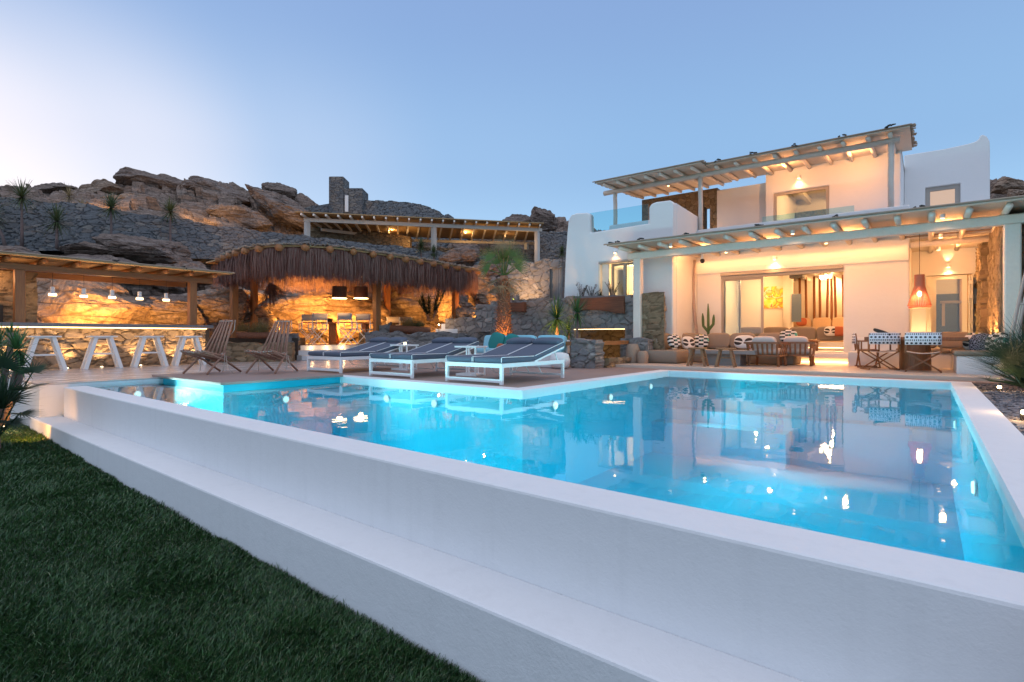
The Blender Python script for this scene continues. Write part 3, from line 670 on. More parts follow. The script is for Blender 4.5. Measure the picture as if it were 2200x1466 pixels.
# lower main wall with the wide sliding opening
ox0, ox1, oz0, oz1 = -5.2, -1.85, .40, 2.79
MB().box(-5.97,17.7,-.3,-.34,18.0,4.33).build('main_wall', W, villa, world=True, bevel=.04, cuts=[(ox0,17.5,oz0,ox1,18.3,oz1)])
MB().box(-5.968,17.66,2.86,-.36,17.70,3.42).build('wall_band', W, villa, world=True, bevel=.01)
MB().box(-.64,18.0,-.3,-.34,20.0,3.4).build('return_wall', W, villa, world=True)
dx0 = PY(1990, 600, 20).x; dx1 = PY(2090, 600, 20).x
MB().box(-.64,20.0,-.3,3.45,20.25,3.6).build('recess_wall', W, villa, world=True, cuts=[(dx0,19.5,.07,dx1,20.6,2.62)])
MB().box(-5.97,18.0,3.42,2.6,26,3.66).build('terrace_slab', W, villa, world=True)
MB().box(-.34,17.7,3.42,2.6,18.0,3.655).build('terrace_slab_edge', W, villa, world=True)
b = MB(); b.box(-.34,17.72,3.66,1.9,17.95,4.0); 
b.build('low_parapet', W, villa, world=True, bevel=.05)
# upper storey
ux0 = PY(1645, 400, 20).x; uwx0 = PY(1661, 400, 20).x; uwx1 = PY(1781, 400, 20).x
MB().box(ux0,20,3.66,-.6,20.3,6.5).build('upper_wall', W, villa, world=True, bevel=.03, cuts=[(uwx0,19.7,3.8,uwx1,20.6,5.72)])
sx0 = PY(1540, 400, 20.45).x
MB().box(sx0,20.45,3.66,ux0,20.7,6.25).build('upper_side_wall', W, villa, world=True, bevel=.02)
MB().box(-.9,20.3,3.66,-.6,25,6.6).build('upper_end_wall', W, villa, world=True)
b = MB(); b.box(sx0,25,3.66,-.6,25.3,6.6); b.box(ux0-.1,20.7,3.66,ux0+.1,25,6.5); b.build('upper_back_wall', W, villa, world=True)
MB().box(ux0,20.3,6.5,-.6,25.2,6.7).build('upper_ceiling', M['plaster_in'], villa, world=True)
# right block with the horn on its corner
rb = outlineY([(1900,343),(1960,331),(2030,320),(2080,309),(2096,304),(2104,298),(2106,291),(2112,289),(2120,293),(2126,303),(2127,318),(2127,460)], 23)
rx = rb[-1][0]; rb = [(-.6, 3.0)] + [(-.6, rb[1][1])] + rb[2:-1] + [(rx, 3.0)]
bw0 = PY(1988,400,23); bw1 = PY(2063,398,23)
MB().prismY(rb, 23, 23.35).build('right_block_wall', W, villa, world=True, bevel=.07, cuts=[(bw0.x,22.8,3.8,bw1.x,23.6,PY(2025,399,23).z)])
MB().prismX([(23.35,3),(28,3),(28,7.3),(23.35,6.9)], rx-.35, rx).build('right_block_side', W, villa, world=True)
b = MB(); b.box(-.6,28,3,rx,28.3,7); b.box(-.6,23.35,6.6,rx-.35,28,6.75); b.build('right_block_back', W, villa, world=True)

def window(x0, x1, y, z0, z1, parent, label=None, fw=.07, mull=(), mat='frame', glass='glass', dep=.08, name='window'):
    f = MB(); f.box(x0,y,z0,x0+fw,y+dep,z1); f.box(x1-fw,y,z0,x1,y+dep,z1); f.box(x0+fw,y,z1-fw,x1-fw,y+dep,z1); f.box(x0+fw,y,z0,x1-fw,y+dep,z0+fw)
    for m in mull: f.box(m-fw*.6,y-.002,z0+fw,m+fw*.6,y+dep+.002,z1-fw)
    w_ = f.build(name, M[mat], parent, world=True)
    if label: w_['label'] = label
    MB().box(x0+fw,y+dep*.4,z0+fw,x1-fw,y+dep*.6,z1-fw).build('pane', M[glass], w_, world=False).location = (0,0,0)
    p = w_.children[0]; p.data.transform(Matrix.Translation(-Vector(parent.location)))
    return w_
# wing window with folded shutters
mx = PY(1341, 600, 15.75).x
window(wx0+.35, wx1-.02, 15.78, 1.6, wz1-.06, villa, 'tall lit window with folded shutters', .07, (mx,), 'frame')
MB().box(wx0,15.56,wz1-.05,wx1+.02,15.78,wz1).build('window_lintel', M['frame'], villa, world=True)
sh = MB(); sh.box(wx0+.02,15.5,1.65,wx0+.07,15.78,wz1-.07); sh.box(wx0+.10,15.62,1.65,wx0+.34,15.66,wz1-.07)
for k in range(2): sh.box(wx0+.15,15.61,wz1-.36-.07*k,wx0+.26,15.62,wz1-.34-.07*k)
sh.build('shutter', M['cream'], villa, world=True)
# upper window and right block window
window(uwx0, uwx1, 20.06, 3.8, 5.72, villa, 'wide upper window showing a stone wall inside', .09, ())
window(bw0.x, bw1.x, 23.08, 3.8, PY(2025,399,23).z, villa, 'small square window with a drawn blind', .13, ())
MB().box(bw0.x+.1,23.2,3.9,bw1.x-.1,23.22,PY(2025,399,23).z-.1).build('blind', M['blind'], villa, world=True)
# sliding door: left leaf, track, right leaf pushed open
gx = PY(1636, 600, 17.8).x
trk = MB(); trk.box(ox0,17.64,oz1-.03,ox1,17.72,oz1+.05); trk.box(ox0,17.72,oz1-.12,ox1,17.86,oz1-.03); trk.build('door_track', M['frame'], villa, world=True)
window(ox0, gx+.06, 17.76, oz0, oz1-.12, villa, 'big sliding glass leaf mirroring the garden', .07, (), 'frame', name='sliding_door')
window(ox0+.03, ox0+.55, 17.86, oz0, oz1-.12, villa, None, .05, (), 'frame', name='sliding_door')
# recess door, glazed with louvred leaves folded at its sides
window(dx0+.12, dx1-.12, 20.05, .07, 2.6, villa, 'glazed door with folded leaves in the recess', .11, (), 'cream', name='door')
dl = MB()
for s, x in ((1, dx0+.02), (-1, dx1-.1)):
    dl.box(x,19.75,.1,x+.035,20.02,2.55); dl.box(x+.05,19.7,.1,x+.085,20.02,2.55)
    for z in (.5,1.2,1.9,2.3): dl.box(x-.01,19.69,z,x+.09,19.70,z+.09)
dl.build('door_leaf', M['cream'], villa, world=True)
MB().box(dx0+.22,20.06,.2,dx1-.22,20.12,.75).build('door_panel', M['cream'], villa, world=True)
# plinth step with a light strip under it
st = MB(); st.box(-3.0,17.0,.24,-1.4,17.7,.37); st.box(-3.0,17.3,.07,-1.4,17.7,.24); st.box(-5.2,17.7,.3,-1.85,18.0,.395)
st.build('entrance_step', M['plaster'], villa, world=True, bevel=.012)
MB().box(-2.9,17.28,.10,-1.5,17.298,.125).build('step_light', M['warm_soft'], villa, world=True)
lamp('AREA', (-2.2,17.15,.22), 10, (1,.42,.14), villa, (1.4,.05), rot=(0,0,-1))
# indoor room --------------------------------------------------------
rm = MB(); rm.box(-5.97,18.0,.2,-.3,25.0,.40); rm.build('room_floor', M['plaster_in'], villa, world=True)
rm = MB(); rm.box(-5.97,18.0,3.2,-.64,25.0,3.40); rm.build('room_ceiling', M['plaster_in'], villa, world=True)
pxr = PY(1690, 640, 21.6).x
rm = MB(); rm.box(-5.97,18.0,.4,-5.8,25,3.2); rm.box(-.8,18.0,.4,-.64,25,3.2); rm.box(-5.8,24.8,.4,-.8,25,3.2); rm.box(-5.8,21.8,.4,pxr,22.0,3.2)
rm.build('room_walls', M['plaster_in'], villa, world=True)
MB().lathe((pxr+.05,21.75,.4), [(.2,0),(.2,2.8)], 24).build('room_column', M['plaster_in'], villa, True, world=True) if False else None
cm = MB(); cm.lathe((pxr+.05,21.6,.4), [(.17,0),(.17,2.8)], 24); cm.build('room_column', M['plaster_in'], villa, world=True, smooth=True)
for k in range(9):
    x = -5.5 + k*.58; MB().bar((x,18.05,3.12),(x,24.7,3.12),.11,.15).build('ceiling_beam', M['cream'], villa, world=True)
MB().box(-5.8,21.72,.95,pxr-.2,21.8,1.08).build('wall_shelf', M['cream'], villa, world=True)
# bamboo poles standing by the back wall
for i, px in enumerate((1718,1732,1748,1761,1776,1786,1796,1812)):
    a = PY(px + (-2 if i in (4,) else 0), 695, 23.6); t2 = PY(px + [0,-1,1,0,3,0,-3,-1][i], 600, 23.6); t = None
    o = MB().tube([(a.x,23.6,.5),((a.x+t2.x)/2+.01,23.62,1.8),(t2.x,23.6,3.15)], [.042,.046,.042], 8).build('bamboo_pole', M['bamboo'], None, smooth=True)
    tag(o, ['bamboo pole nearest the round column inside', 'second brown bamboo pole from the left indoors', 'third bamboo pole, beside the lit wall lamp', 'fourth bamboo pole from the left, upright', 'leaning bamboo pole, fifth from the left', 'sixth bamboo pole, upright beside the leaning one', 'bamboo pole leaning left near the right end of the row', 'bamboo pole at the door edge, last on the right'][i], 'pole', 'bamboo poles in a row inside')
# light inside
for x, y, z, p in ((-4.2,19.4,2.75,70),(-2.4,19.4,2.75,70),(-2.6,21.6,2.75,40),(-4.9,20.9,2.6,40),(-1.5,21.2,2.7,60),(-2.9,24.3,2.9,70),(-1.6,24.3,2.9,50)): lamp('POINT', (x,y,z), p, (1,.49,.19), villa, .05)
lamp('POINT', (-8,18,3.0), 110, (1,.60,.24), villa, .15); lamp('POINT', (-2.4,22.2,6.1), 170, (1,.49,.19), villa, .15); lamp('POINT', (.5,25,6.2), 40, (1,.42,.14), villa, .15)
# rooms seen through the wing window, upper window and recess door
MB().box(-8.9,18.6,1.65,-6.8,18.7,3.4).build('wing_partition', M['plaster_in'], villa, world=True)
MB().box(ux0+.1,24.6,3.7,-.9,24.9,5.9).build('upper_stone_wall', M['stone_pink'] if 'stone_pink' in M else M['stone_rough'], villa, world=True)
for k in range(4): MB().bar((ux0+.6+k*.9,20.4,6.35),(ux0+.6+k*.9,24.9,6.35),.14,.2).build('upper_beam', M['cream'], villa, world=True)
br = MB(); br.box(-.3,20.3,-.1,3.4,24,.06); br.box(-.34,20.3,3.2,3.4,24,3.3); br.box(-.34,23.9,.06,3.4,24.1,3.2); br.box(3.3,20.25,.06,3.4,24,3.2)
br.build('bedroom_walls', M['plaster_in'], villa, world=True, cuts=None)
b0 = PY(2006,640,23.8); b1 = PY(2036,640,23.8)
MB().box(b0.x,23.85,.3,b1.x+.3,23.88,2.3).build('bedroom_window', M['screen'], villa, world=True)
cu = MB()
for k in range(7): cu.tube([(b1.x+.35+.07*k,23.7+.05*(k%2),.1),(b1.x+.35+.07*k,23.7+.05*(k%2),3.0)], .045, 7)
cu.build('curtain', M['sand'], villa, world=True, smooth=True)
lamp('POINT', (1.4,22.0,2.9), 95, (1,.49,.19), villa, .15)
tag(MB().sq((1.9,22.4,.45),(1.6,1.8,.5),.2).build('bed', M['pink_white'], smooth=True), 'white bed glimpsed through the recess door', 'bed')
cb = thing('vanity_table', 'pale wooden table with round mirror behind the recess door', 'table', (.75,21.6,.06))
tt = MB(); tt.box(-.3,-.2,.72,.5,.25,.78); tt.box(-.25,-.15,0,-.18,.2,.72); tt.box(.38,-.15,0,.45,.2,.72); tt.build('table_frame', M['pink_white'], cb)
MB().lathe((0,0,0),[(.27,0),(.27,.03)],24).build('mirror', M['sand'], cb).rotation_euler = (R(90),0,0); cb.children[-1].location = (-.1,.1,1.1)

# freestanding stone wall with window holes on the upper terrace
rw0 = PY(1379, 431, 20.5).x; rw1 = PY(1541, 431, 20.5).x; h0 = PY(1455,440,20.5).x; h1 = PY(1474,440,20.5).x; h2 = PY(1511,440,20.5).x; h3 = PY(1525,440,20.5).x
o = MB().box(rw0,20.5,3.66,rw1,20.95,6.36).build('stone_wall', M['stone_rough'], cuts=[(h0,20,4.2,h1,21.3,5.85),(h2,20,4.35,h3,21.3,5.72)])
tag(o, 'amber lit stone wall with two see-through openings beneath the upper pergola', 'wall')
# glass balustrades
def glass_rail(p, q, z0, z1, label):
    o = MB().bar((p[0],p[1],(z0+z1)/2),(q[0],q[1],(z0+z1)/2),.014,z1-z0).build('glass_balustrade', M['glass_blue']); tag(o, label, 'balustrade')
glass_rail((PY(1269,470,15.8).x,15.75),(PY(1394,470,15.8).x,15.75), 4.25, 4.93, 'frameless glass balustrade in the dip of the white parapet')
glass_rail((-4.0,17.85),(-1.6,17.85), 4.25, 4.52, 'clear glass balustrade on the upper terrace above the sliding doors')

# ---------------------------------------------------------------- pergolas of the house
def post(mb, x, y, z0, z1, w, wig=.0):
    n = 7; pts = []; rad = []
    for k in range(n):
        z = z0 + (z1-z0)*k/(n-1); pts.append((x + wig*noise.noise(Vector((x, k*.9, 1))), y, z)); rad.append(w/2*(1.04 + .05*noise.noise(Vector((k*1.3, x, 3)))))
    return mb.tube(pts, rad, 14)
def spot_can(parent, p, power=12, down=True, col=(1,.49,.19), ang=110):
    f = MB(); f.lathe(Vector(p), [(.045,0),(.045,.09)], 12); o = f.build('spotlight', M['metal_white'], parent, world=True, smooth=False)
    g = MB(); g.lathe(Vector(p) + Vector((0,0,-.006)), [(.036,0),(.036,.004)], 12); gg = g.build('spot_lens', M['warm_glow'], o); gg.data.transform(Matrix.Translation(-Vector(parent.location)))
    if power: lamp('SPOT', Vector(p) + Vector((0,0,-.03)), power*.85, col, parent, .03, rot=(0,0,-1), spot=ang, blend=1.0)
def reed_roof(parent, x0, x1, y0, y1, z0, z1, under='reed_under', axis='x', ov=.0, top='reed', th=.03, seed=1):
    rs = random.Random(seed); b = MB(); n = 60
    # boards below
    if axis == 'x':
        b.add([(x0,y0,z0),(x1,y0,z0),(x1,y1,z1),(x0,y1,z1),(x0,y0,z0+th),(x1,y0,z0+th),(x1,y1,z1+th),(x0,y1,z1+th)], [(0,3,2,1),(4,5,6,7),(0,1,5,4),(1,2,6,5),(2,3,7,6),(3,0,4,7)])
    else:
        b.add([(x0,y0,z0),(x1,y0,z1),(x1,y1,z1),(x0,y1,z0),(x0,y0,z0+th),(x1,y0,z1+th),(x1,y1,z1+th),(x0,y1,z0+th)], [(0,3,2,1),(4,5,6,7),(0,1,5,4),(1,2,6,5),(2,3,7,6),(3,0,4,7)])
    b.build('ceiling_boards', M[under], parent, world=True)
    r = MB()       # reeds laid on top, ragged at the ends
    if axis == 'x':
        ny = int((y1-y0)/.06)
        for k in range(ny):
            y = y0 - .05 + k*.06; z = z0 + (z1-z0)*(y-y0)/(y1-y0) + th + .018 + rs.uniform(0,.012)
            r.tube([(x0-rs.uniform(.02,.14),y,z),((x0+x1)/2,y,z+rs.uniform(-.005,.01)),(x1+rs.uniform(.02,.14),y,z)], .02, 5)
    else:
        nx_ = int(abs(x1-x0)/.06)
        for k in range(nx_):
            x = x0 + (x1-x0)*k/nx_; z = z0 + (z1-z0)*k/nx_ + th + .018 + rs.uniform(0,.012)
            r.tube([(x,y0-rs.uniform(.02,.14),z),(x,(y0+y1)/2,z+rs.uniform(-.005,.01)),(x,y1+rs.uniform(.02,.14),z)], .02, 5)
    r.build('reed_cover', M[top], parent, world=True)
def tufts(parent, pts, seed=0):
    rs = random.Random(seed)
    for p in pts:
        b = MB()
        for k in range(5):
            q = Vector(p) + Vector((rs.uniform(-.08,.08), rs.uniform(-.05,.05), rs.uniform(-.03,.02))); b.tube([q, q + Vector((rs.uniform(-.09,.09),rs.uniform(-.06,.06),rs.uniform(-.03,.015)))], [.026,.016], 5)
        b.build('reed_tuft', M['dark'], parent, world=True)
pg = thing('pergola', 'big white timber pergola with reed roof shading the house terrace', 'pergola', (-3,15,.07))
MB().box(1.265,14.87,.07,1.535,15.13,3.14).build('post', M['whitewood'], pg, world=True, bevel=.03)
MB().box(-6.92,14.88,.75,-6.68,15.12,3.14).build('post', M['whitewood'], pg, world=True, bevel=.03)
MB().bar((-7.12,15,3.235),(2.4,15,3.235),.2,.21).build('beam', M['whitewood'], pg, world=True, bevel=.035)
for k in range(16):
    x = -7.05 + .596*k; y1 = 15.58 if x < -5.97 else (17.69 if x < -.3 else 19.98)
    MB().tube([(x,14.28,3.40),(x,16,3.42),(x,y1,3.45 if y1 < 19 else 3.36)], .062, 8).build('rafter', M['whitewood'], pg, world=True, smooth=True) if y1 < 19 else MB().tube([(x,14.28,3.40),(x,16,3.40),(x,y1,3.33)], .062, 8).build('rafter', M['whitewood'], pg, world=True, smooth=True)
MB().tube([(-.34,17.8,3.27),(1.3,17.8,3.27)], .085, 10).build('cross_beam', M['whitewood'], pg, world=True, smooth=True)
reed_roof(pg, -7.35, 2.6, 14.15, 17.68, 3.47, 3.53)
reed_roof(pg, -.33, 2.6, 17.69, 19.98, 3.405, 3.35, seed=2)
tufts(pg, [(PY(px,500,14.2).x,14.2,3.58) for px in (1310,1325,1372,1470,1633,1798,1978)])
for px, Y, z in ((1441,14.6,3.34),(1703,14.6,3.34),(2025,14.6,3.34),(1560,16.6,3.33),(1775,16.6,3.33),(2021,16.9,3.26),(2016,18.8,3.2)):
    x = PY(px, 500, Y).x; spot_can(pg, (x,Y,z), 60 if Y > 15 else 25, ang=150)
# upper pergola
up = thing('pergola', 'smaller white timber pergola with board roof on the upper storey', 'pergola', (-3,17.9,3.66))
for px, z0 in ((1322,4.83),(1505,4.3),(1914,4.3)):
    post(MB(), PY(px,450,17.85).x, 17.85, z0-.02, 6.1, .14, .02).build('post', M['greywood'], up, world=True, smooth=True)
bx0 = PY(1298, 412, 17.85).x; bx1 = PY(1933,300,17.85).x
MB().tube([(bx0,17.85,6.12),((bx0+bx1)/2,17.85,6.15),(bx1,17.85,6.14)], .085, 10).build('beam', M['greywood'], up, world=True, smooth=True)
lx0 = PY(1279,394,17.0).x; lx1 = PY(1505,348,17.0).x; rx1 = PY(1955,271,17.5).x
for px in (1297,1326,1355,1386,1417,1450,1486):
    x = PY(px,400,17.1).x; MB().tube([(x,17.1,6.22),(x,20.45,6.42)], .055, 8).build('rafter', M['whitewood'], up, world=True, smooth=True)
for px in (1538,1580,1620,1664,1709,1760,1811,1865,1912):
    x = PY(px,340,17.55).x; MB().tube([(x,17.55,6.24),(x,20.0,6.4)], .06, 8).build('rafter', M['whitewood'], up, world=True, smooth=True)
reed_roof(up, lx0, lx1, 17.0, 20.5, 6.285, 6.48, seed=3)
reed_roof(up, lx1+.02, rx1, 17.45, 20.3, 6.31, 6.48, seed=4)
tufts(up, [(PY(px,380,17.3).x,17.3,6.38) for px in (1295,1378,1487,1540,1620,1708,1812,1914)])
for px, py, Y in ((1436,407,18.6),(1717,381,19.9)):
    p = PY(px,py,Y); 
    if px < 1500: spot_can(up, (p.x,Y,6.2), 40, ang=150)
# wall lamps
def wall_lamp(px, py, Y, label, power=9, up_=False, sz=.05, col=(1,.49,.19), spot=115, tiltd=.25):
    p = PY(px, py, Y); t = thing('wall_lamp', label, 'lamp', (p.x, Y - .06, p.z))
    b = MB(); b.lathe((0,0,-.05), [(sz,0),(sz,.10)], 14); b.box(-.015,0,-.01,.015,.06,.01); b.build('lamp_body', M['metal_white'], t)
    MB().lathe((0,0,-.058), [(sz*.8,0),(sz*.8,.006)], 14).build('lamp_lens', M['warm_glow'], t)
    lamp('SPOT', (0,-.06,-.09), power, col, t, .04, rot=(0,tiltd,-1), spot=spot, blend=1.0, world=False)
    if up_: lamp('SPOT', (0,-.02,.08), power*.6, col, t, .03, rot=(0,tiltd,1), spot=70, world=False)
    return t
wall_lamp(1323,541,15.6,'small round wall lamp above the shuttered wing window',10)
wall_lamp(1665,555,17.66,'wall lamp shining down above the sliding glass doors',30)
wall_lamp(1717,381,20.0,'wall lamp shining down above the wide upper window',24)
wall_lamp(2037,571,20.0,'up and down wall lamp above the recess door',16,True)
# hidden light lines over the wall band and the main beam, as the terrace glow shows
for x0_, x1_ in ((-5.9,-3.2),(-3.1,-.4)): lamp('AREA', ((x0_+x1_)/2, 17.45, 3.25), 10, (1,.42,.14), None, (x1_-x0_, .05), rot=(0,.25,-1))
for x_ in (-5.2,-3.4,-1.6,.3): lamp('POINT', (x_,16.0,3.22), 42, (1,.42,.14), None, .05)
lamp('POINT', (.6,18.8,3.0), 40, (1,.42,.14), None, .06); lamp('SPOT', (1.05,17.2,.5), 330, (1,.42,.14), None, .04, rot=(.55,.1,1), spot=120, blend=1.0); lamp('SPOT', (1.05,16.0,.6), 240, (1,.42,.14), None, .04, rot=(.6,0,1), spot=120, blend=1.0)
for x_ in (-3.6,-1.6): lamp('POINT', (x_,18.9,6.1), 44, (1,.42,.14), None, .05)
for px_ in (1420,1500): p_ = PY(px_,470,20.1); lamp('SPOT', (p_.x,20.1,3.8), 70, (1,.49,.19), None, .03, rot=(0,.18,1), spot=110, blend=1.0)
# camera dome under the pergola
dc = thing('security_camera', 'small black dome camera under the pergola rafters', 'camera', PY(1509,561,15.7))
MB().sq((0,0,0),(.13,.13,.13),1).build('dome', M['dark'], dc, smooth=True); MB().box(-.03,-.03,.06,.03,.03,.3).build('bracket', M['metal_white'], dc)
# driftwood trunk standing at the corner of the terrace
p0 = PY(1496,725,17.3); q0 = PY(1491,600,17.3)
tag(MB().tube([(p0.x,17.3,.2),(p0.x+.02,17.3,.9),(q0.x,17.32,1.6),(q0.x-.03,17.34,2.2),(q0.x+.02,17.3,3.3)], [.06,.05,.055,.045,.04], 8).tube([(q0.x+.0,17.3,1.5),(q0.x-.13,17.3,2.3),(q0.x-.12,17.3,3.3)],[.03,.03,.025],7).build('driftwood_trunk', M['drift'], smooth=True), 'pale forked driftwood trunk standing in the terrace corner left of the cactus', 'trunk')

# stone wall along the right side of the terrace
sw = MB(); n = 26
def laid(u, z, seed, f=1.0, flat=2.0):
    """stones in a wall: (relief 0..1, tone, joint) at a point of its face"""
    w = .16*noise.noise(Vector((u*1.7, z*1.7, seed))); d, c = noise.voronoi(Vector(((u+w)*2.9*f, (z+w*.6)*2.9*f*flat, seed*3.7)))
    j = min(1.0, (d[1]-d[0])*6.5); r = noise.cell(c[0]*5.3 + Vector((.3,.7,seed))); r2 = noise.cell(c[0]*9.1 + Vector((4.3,1.7,seed)))
    return j*(.55+.45*r2) + .25*noise.fractal(Vector((u*9, z*9, seed)), 1.0, 2.0, 3), r, j
LAID = {'stone':'l_stone','stone_hill':'l_stone_hill','stone_warm':'l_stone_warm','stone_bar':'l_stone_bar','stone_rough':'l_stone_rough'}
def rough_wall(x0, y0, x1, y1, z0, z1, th, mat, label, name='stone_wall', topnoise=.05, cat='wall', step=.04, lum=.03, zf=None, cuts=None, parent=None, fs=1.0, flat=2.0):
    """a stone wall with an uneven face and top: from (x0,y0) to (x1,y1)"""
    p = Vector((x0,y0,0)); q = Vector((x1,y1,0)); L = (q-p).length; d = (q-p)/L; nn = Vector((d.y,-d.x,0))
    sd = (x0*1.37 + y0*2.11 + z1) % 17; cl = []; mat = LAID.get(mat, mat); nx_ = max(2, int(L/step)); nz = max(2, int((z1-z0)/step)); mb = MB()
    def H(u): return (z1 if zf is None else zf(u)) + topnoise*noise.noise(Vector((u*2.1+x0, y0, z1)))*1.6 + topnoise*.5*noise.cell(Vector((u*3.3+x0, y0, 0)))
    def P(i, j, s):
        u = L*i/nx_; h = H(u); z = z0 + (h-z0)*j/nz; c = p + d*u + nn*(s*th/2)
        rl, tn_, jt = laid(u, z, sd + s, fs, flat); cl.append((tn_, max(.0, min(1, jt*1.6-.15)), 0, 1))
        off = lum*(1.5*rl - 1.3)
        e = d*off*.8 if i in (0, nx_) else Vector((0,0,0))
        return c + nn*s*off + e + Vector((0,0,z))
    for s in (1,-1):
        base = len(mb.v); mb.v += [tuple(P(i,j,s)) for j in range(nz+1) for i in range(nx_+1)]
        for j in range(nz):
            for i in range(nx_):
                a = base + j*(nx_+1)+i; f = (a, a+1, a+nx_+2, a+nx_+1); mb.f.append(f if s == 1 else tuple(reversed(f))); mb.m.append(0)
    N = (nx_+1)*(nz+1)
    for i in range(nx_): a = nz*(nx_+1)+i; mb.f.append((a, a+1, N+a+1, N+a)); mb.m.append(0)
    for j in range(nz):
        a = j*(nx_+1); mb.f.append((N+a, a, a+nx_+1, N+a+nx_+1)); mb.m.append(0)
        a = j*(nx_+1)+nx_; mb.f.append((a, N+a, N+a+nx_+1, a+nx_+1)); mb.m.append(0)
    for i in range(nx_): mb.f.append((i+1, i, N+i, N+i+1)); mb.m.append(0)
    mb.col = cl
    o = mb.build(name, M[mat], parent, cuts=cuts)
    if parent is None: tag(o, label, cat)
    return o
rough_wall(1.45,15.25,1.45,18.2,0,3.36,.45,'stone_rough','tall amber lit rubble wall behind the right pergola post')
rough_wall(1.30,18.22,1.30,19.98,0,3.3,.45,'stone_rough','rubble pilaster in the recess corner, right of the glazed door',lum=.06)
rough_wall(2.3,13.2,2.3,17.5,-.1,3.3,.4,'stone','grey stone wall at the right edge behind the log ladder')
# ---------------------------------------------------------------- bar on the left
bar = thing('bar_counter', 'long stone fronted bar counter with dark slab top, left of the pool', 'bar', (-17.75,4.5,0))
rough_wall(-17.75+.03,7.35,-17.75+.03,-1.5,0,1.05,.3,'stone_bar',None,'stone_front',0,parent=bar,lum=.045,step=.03,flat=2.4).data.transform(Matrix.Translation((17.75,-4.5,0)))
MB().box(-18.25,-1.5,1.08,-17.35,7.5,1.175).build('counter_top', M['counter'], bar, world=True, bevel=.01)
MB().box(-17.52,-1.4,1.055,-17.47,7.35,1.078).build('strip_light', M['warm_soft'], bar, world=True)
lamp('AREA', (-17.46,2.95,1.05), 12, (1,.58,.26), bar, (.04,8.6), rot=(0,0,-1))
MB().box(-18.2,7.36,0,-17.6,7.48,1.05).build('end_panel', M['dark'], bar, world=True)
bp = thing('pergola', 'low orange timber pergola with reed roof over the bar', 'pergola', (-18,4.5,0))
for y in (3.1,7.05,-.8):
    MB().box(-17.86,y-.1,1.176,-17.66,y+.1,2.48).build('post', M['orangewood'], bp, world=True, bevel=.01)
MB().bar((-17.76,-1.2,2.56),(-17.76,7.62,2.56),.12,.16).build('beam', M['orangewood_y'], bp, world=True, bevel=.01)
MB().bar((-19.4,-1.2,2.53),(-19.4,7.5,2.53),.12,.16).build('beam', M['orangewood_y'], bp, world=True, bevel=.01)
for k in range(14):
    y = 7.5 - .67*k
    MB().tube([(-17.22,y,2.70),(-20.2,y,2.69)], .062, 9).build('rafter', M['orangewood'], bp, world=True, smooth=True)
reed_roof(bp, -20.3, -17.08, -1.6, 7.95, 2.77, 2.77, under='reed_orange', axis='y', seed=7)
tufts(bp, [(-17.2,y,2.85) for y in (2.6,4.9,6.6)], 3)
for y in (3.75,5.2,6.8): spot_can(bp, (-18.6,y,2.62), 18, col=(1,.55,.22), ang=130)
lamp('POINT', (-18.3,5,2.2), 12, (1,.50,.18), bp, .2)
# stone fireplace at the left end of the bar
fp = rough_wall(-18.7,3.55,-18.7,-1.5,0,2.5,.6,'stone_warm','pale stone fireplace block behind the left bar post',topnoise=0)
lamp('POINT', (-18.1,2.6,2.3), 16, (1,.55,.25), None, .1)
tag(MB().box(-18.42,.6,1.15,-18.36,2.9,1.62).build('fire_opening', M['dark']), 'dark square fire opening at the left edge behind the bar', 'opening')
# pendant lamps over the counter
pd0 = None
PL = ['leftmost small white pendant above the bar, next to the stone block', 'second small pendant from the left above the bar', 'middle pendant of the five above the bar', 'fourth pendant above the bar, before the dark rock cleft', 'rightmost pendant above the bar, nearest the right post']
for i, px in enumerate((113,180,241,300,357)):
    p = PX(px, 640, -17.95)
    if pd0 is None:
        pd0 = thing('pendant_lamp', PL[0], 'lamp', (-17.95, p.y, 1.91), group='pendants over the bar')
        MB().lathe((0,0,.08),[(.05,0),(.05,.13),(.02,.14)],14).build('neck', M['metal_white'], pd0)
        MB().lathe((0,0,.03),[(.09,0),(.085,.03),(.05,.05)],16).build('shade', M['metal_white'], pd0)
        MB().lathe((0,0,-.02),[(.085,0),(.088,.05)],16).build('glow_ring', M['warm_glow'], pd0)
        MB().tube([(0,0,.22),(0,0,.74)],.005,5).build('cord', M['dark'], pd0)
        MB().lathe((0,0,.72),[(.06,0),(.06,.03)],12).build('ceiling_rose', M['metal_white'], pd0)
        lamp('POINT', (0,0,-.08), 3.2, (1,.6,.28), pd0, .05, world=False)
    else: dup(pd0, (-17.95,p.y,1.91), label=PL[i])
# A-frame bar stools
st0 = None
SL = ['white A-frame bar stool partly hidden by the palm leaves, leftmost', 'white A-frame bar stool, second from the left at the stone bar', 'white A-frame bar stool, third from the left at the stone bar', 'white A-frame bar stool partly behind the first slatted chair, rightmost']
for i, y in enumerate((3.42,4.58,5.66,6.66)):
    if st0 is None:
        st0 = thing('bar_stool', SL[0], 'stool', (-17.0,y,0), group='bar stools along the counter')
        MB().box(-.17,-.3,.815,.17,.3,.85).build('seat', M['stool'], st0, bevel=.006)
        for sx_ in (-.1,.1):
            for s in (-1,1): MB().bar((sx_*1.25,s*.38,0),(sx_,s*.155,.815),.085,.085,up=(1,0,0)).build('leg', M['stool'], st0, bevel=.004)
        for sx_ in (-.115,.115): MB().box(sx_-.015,-.27,.37,sx_+.015,.27,.405).build('stretcher', M['stool'], st0)
        MB().box(-.1,-.2,.78,.1,.2,.815).build('apron', M['stool'], st0)
    else: dup(st0, (-17.0,y,0), label=SL[i])
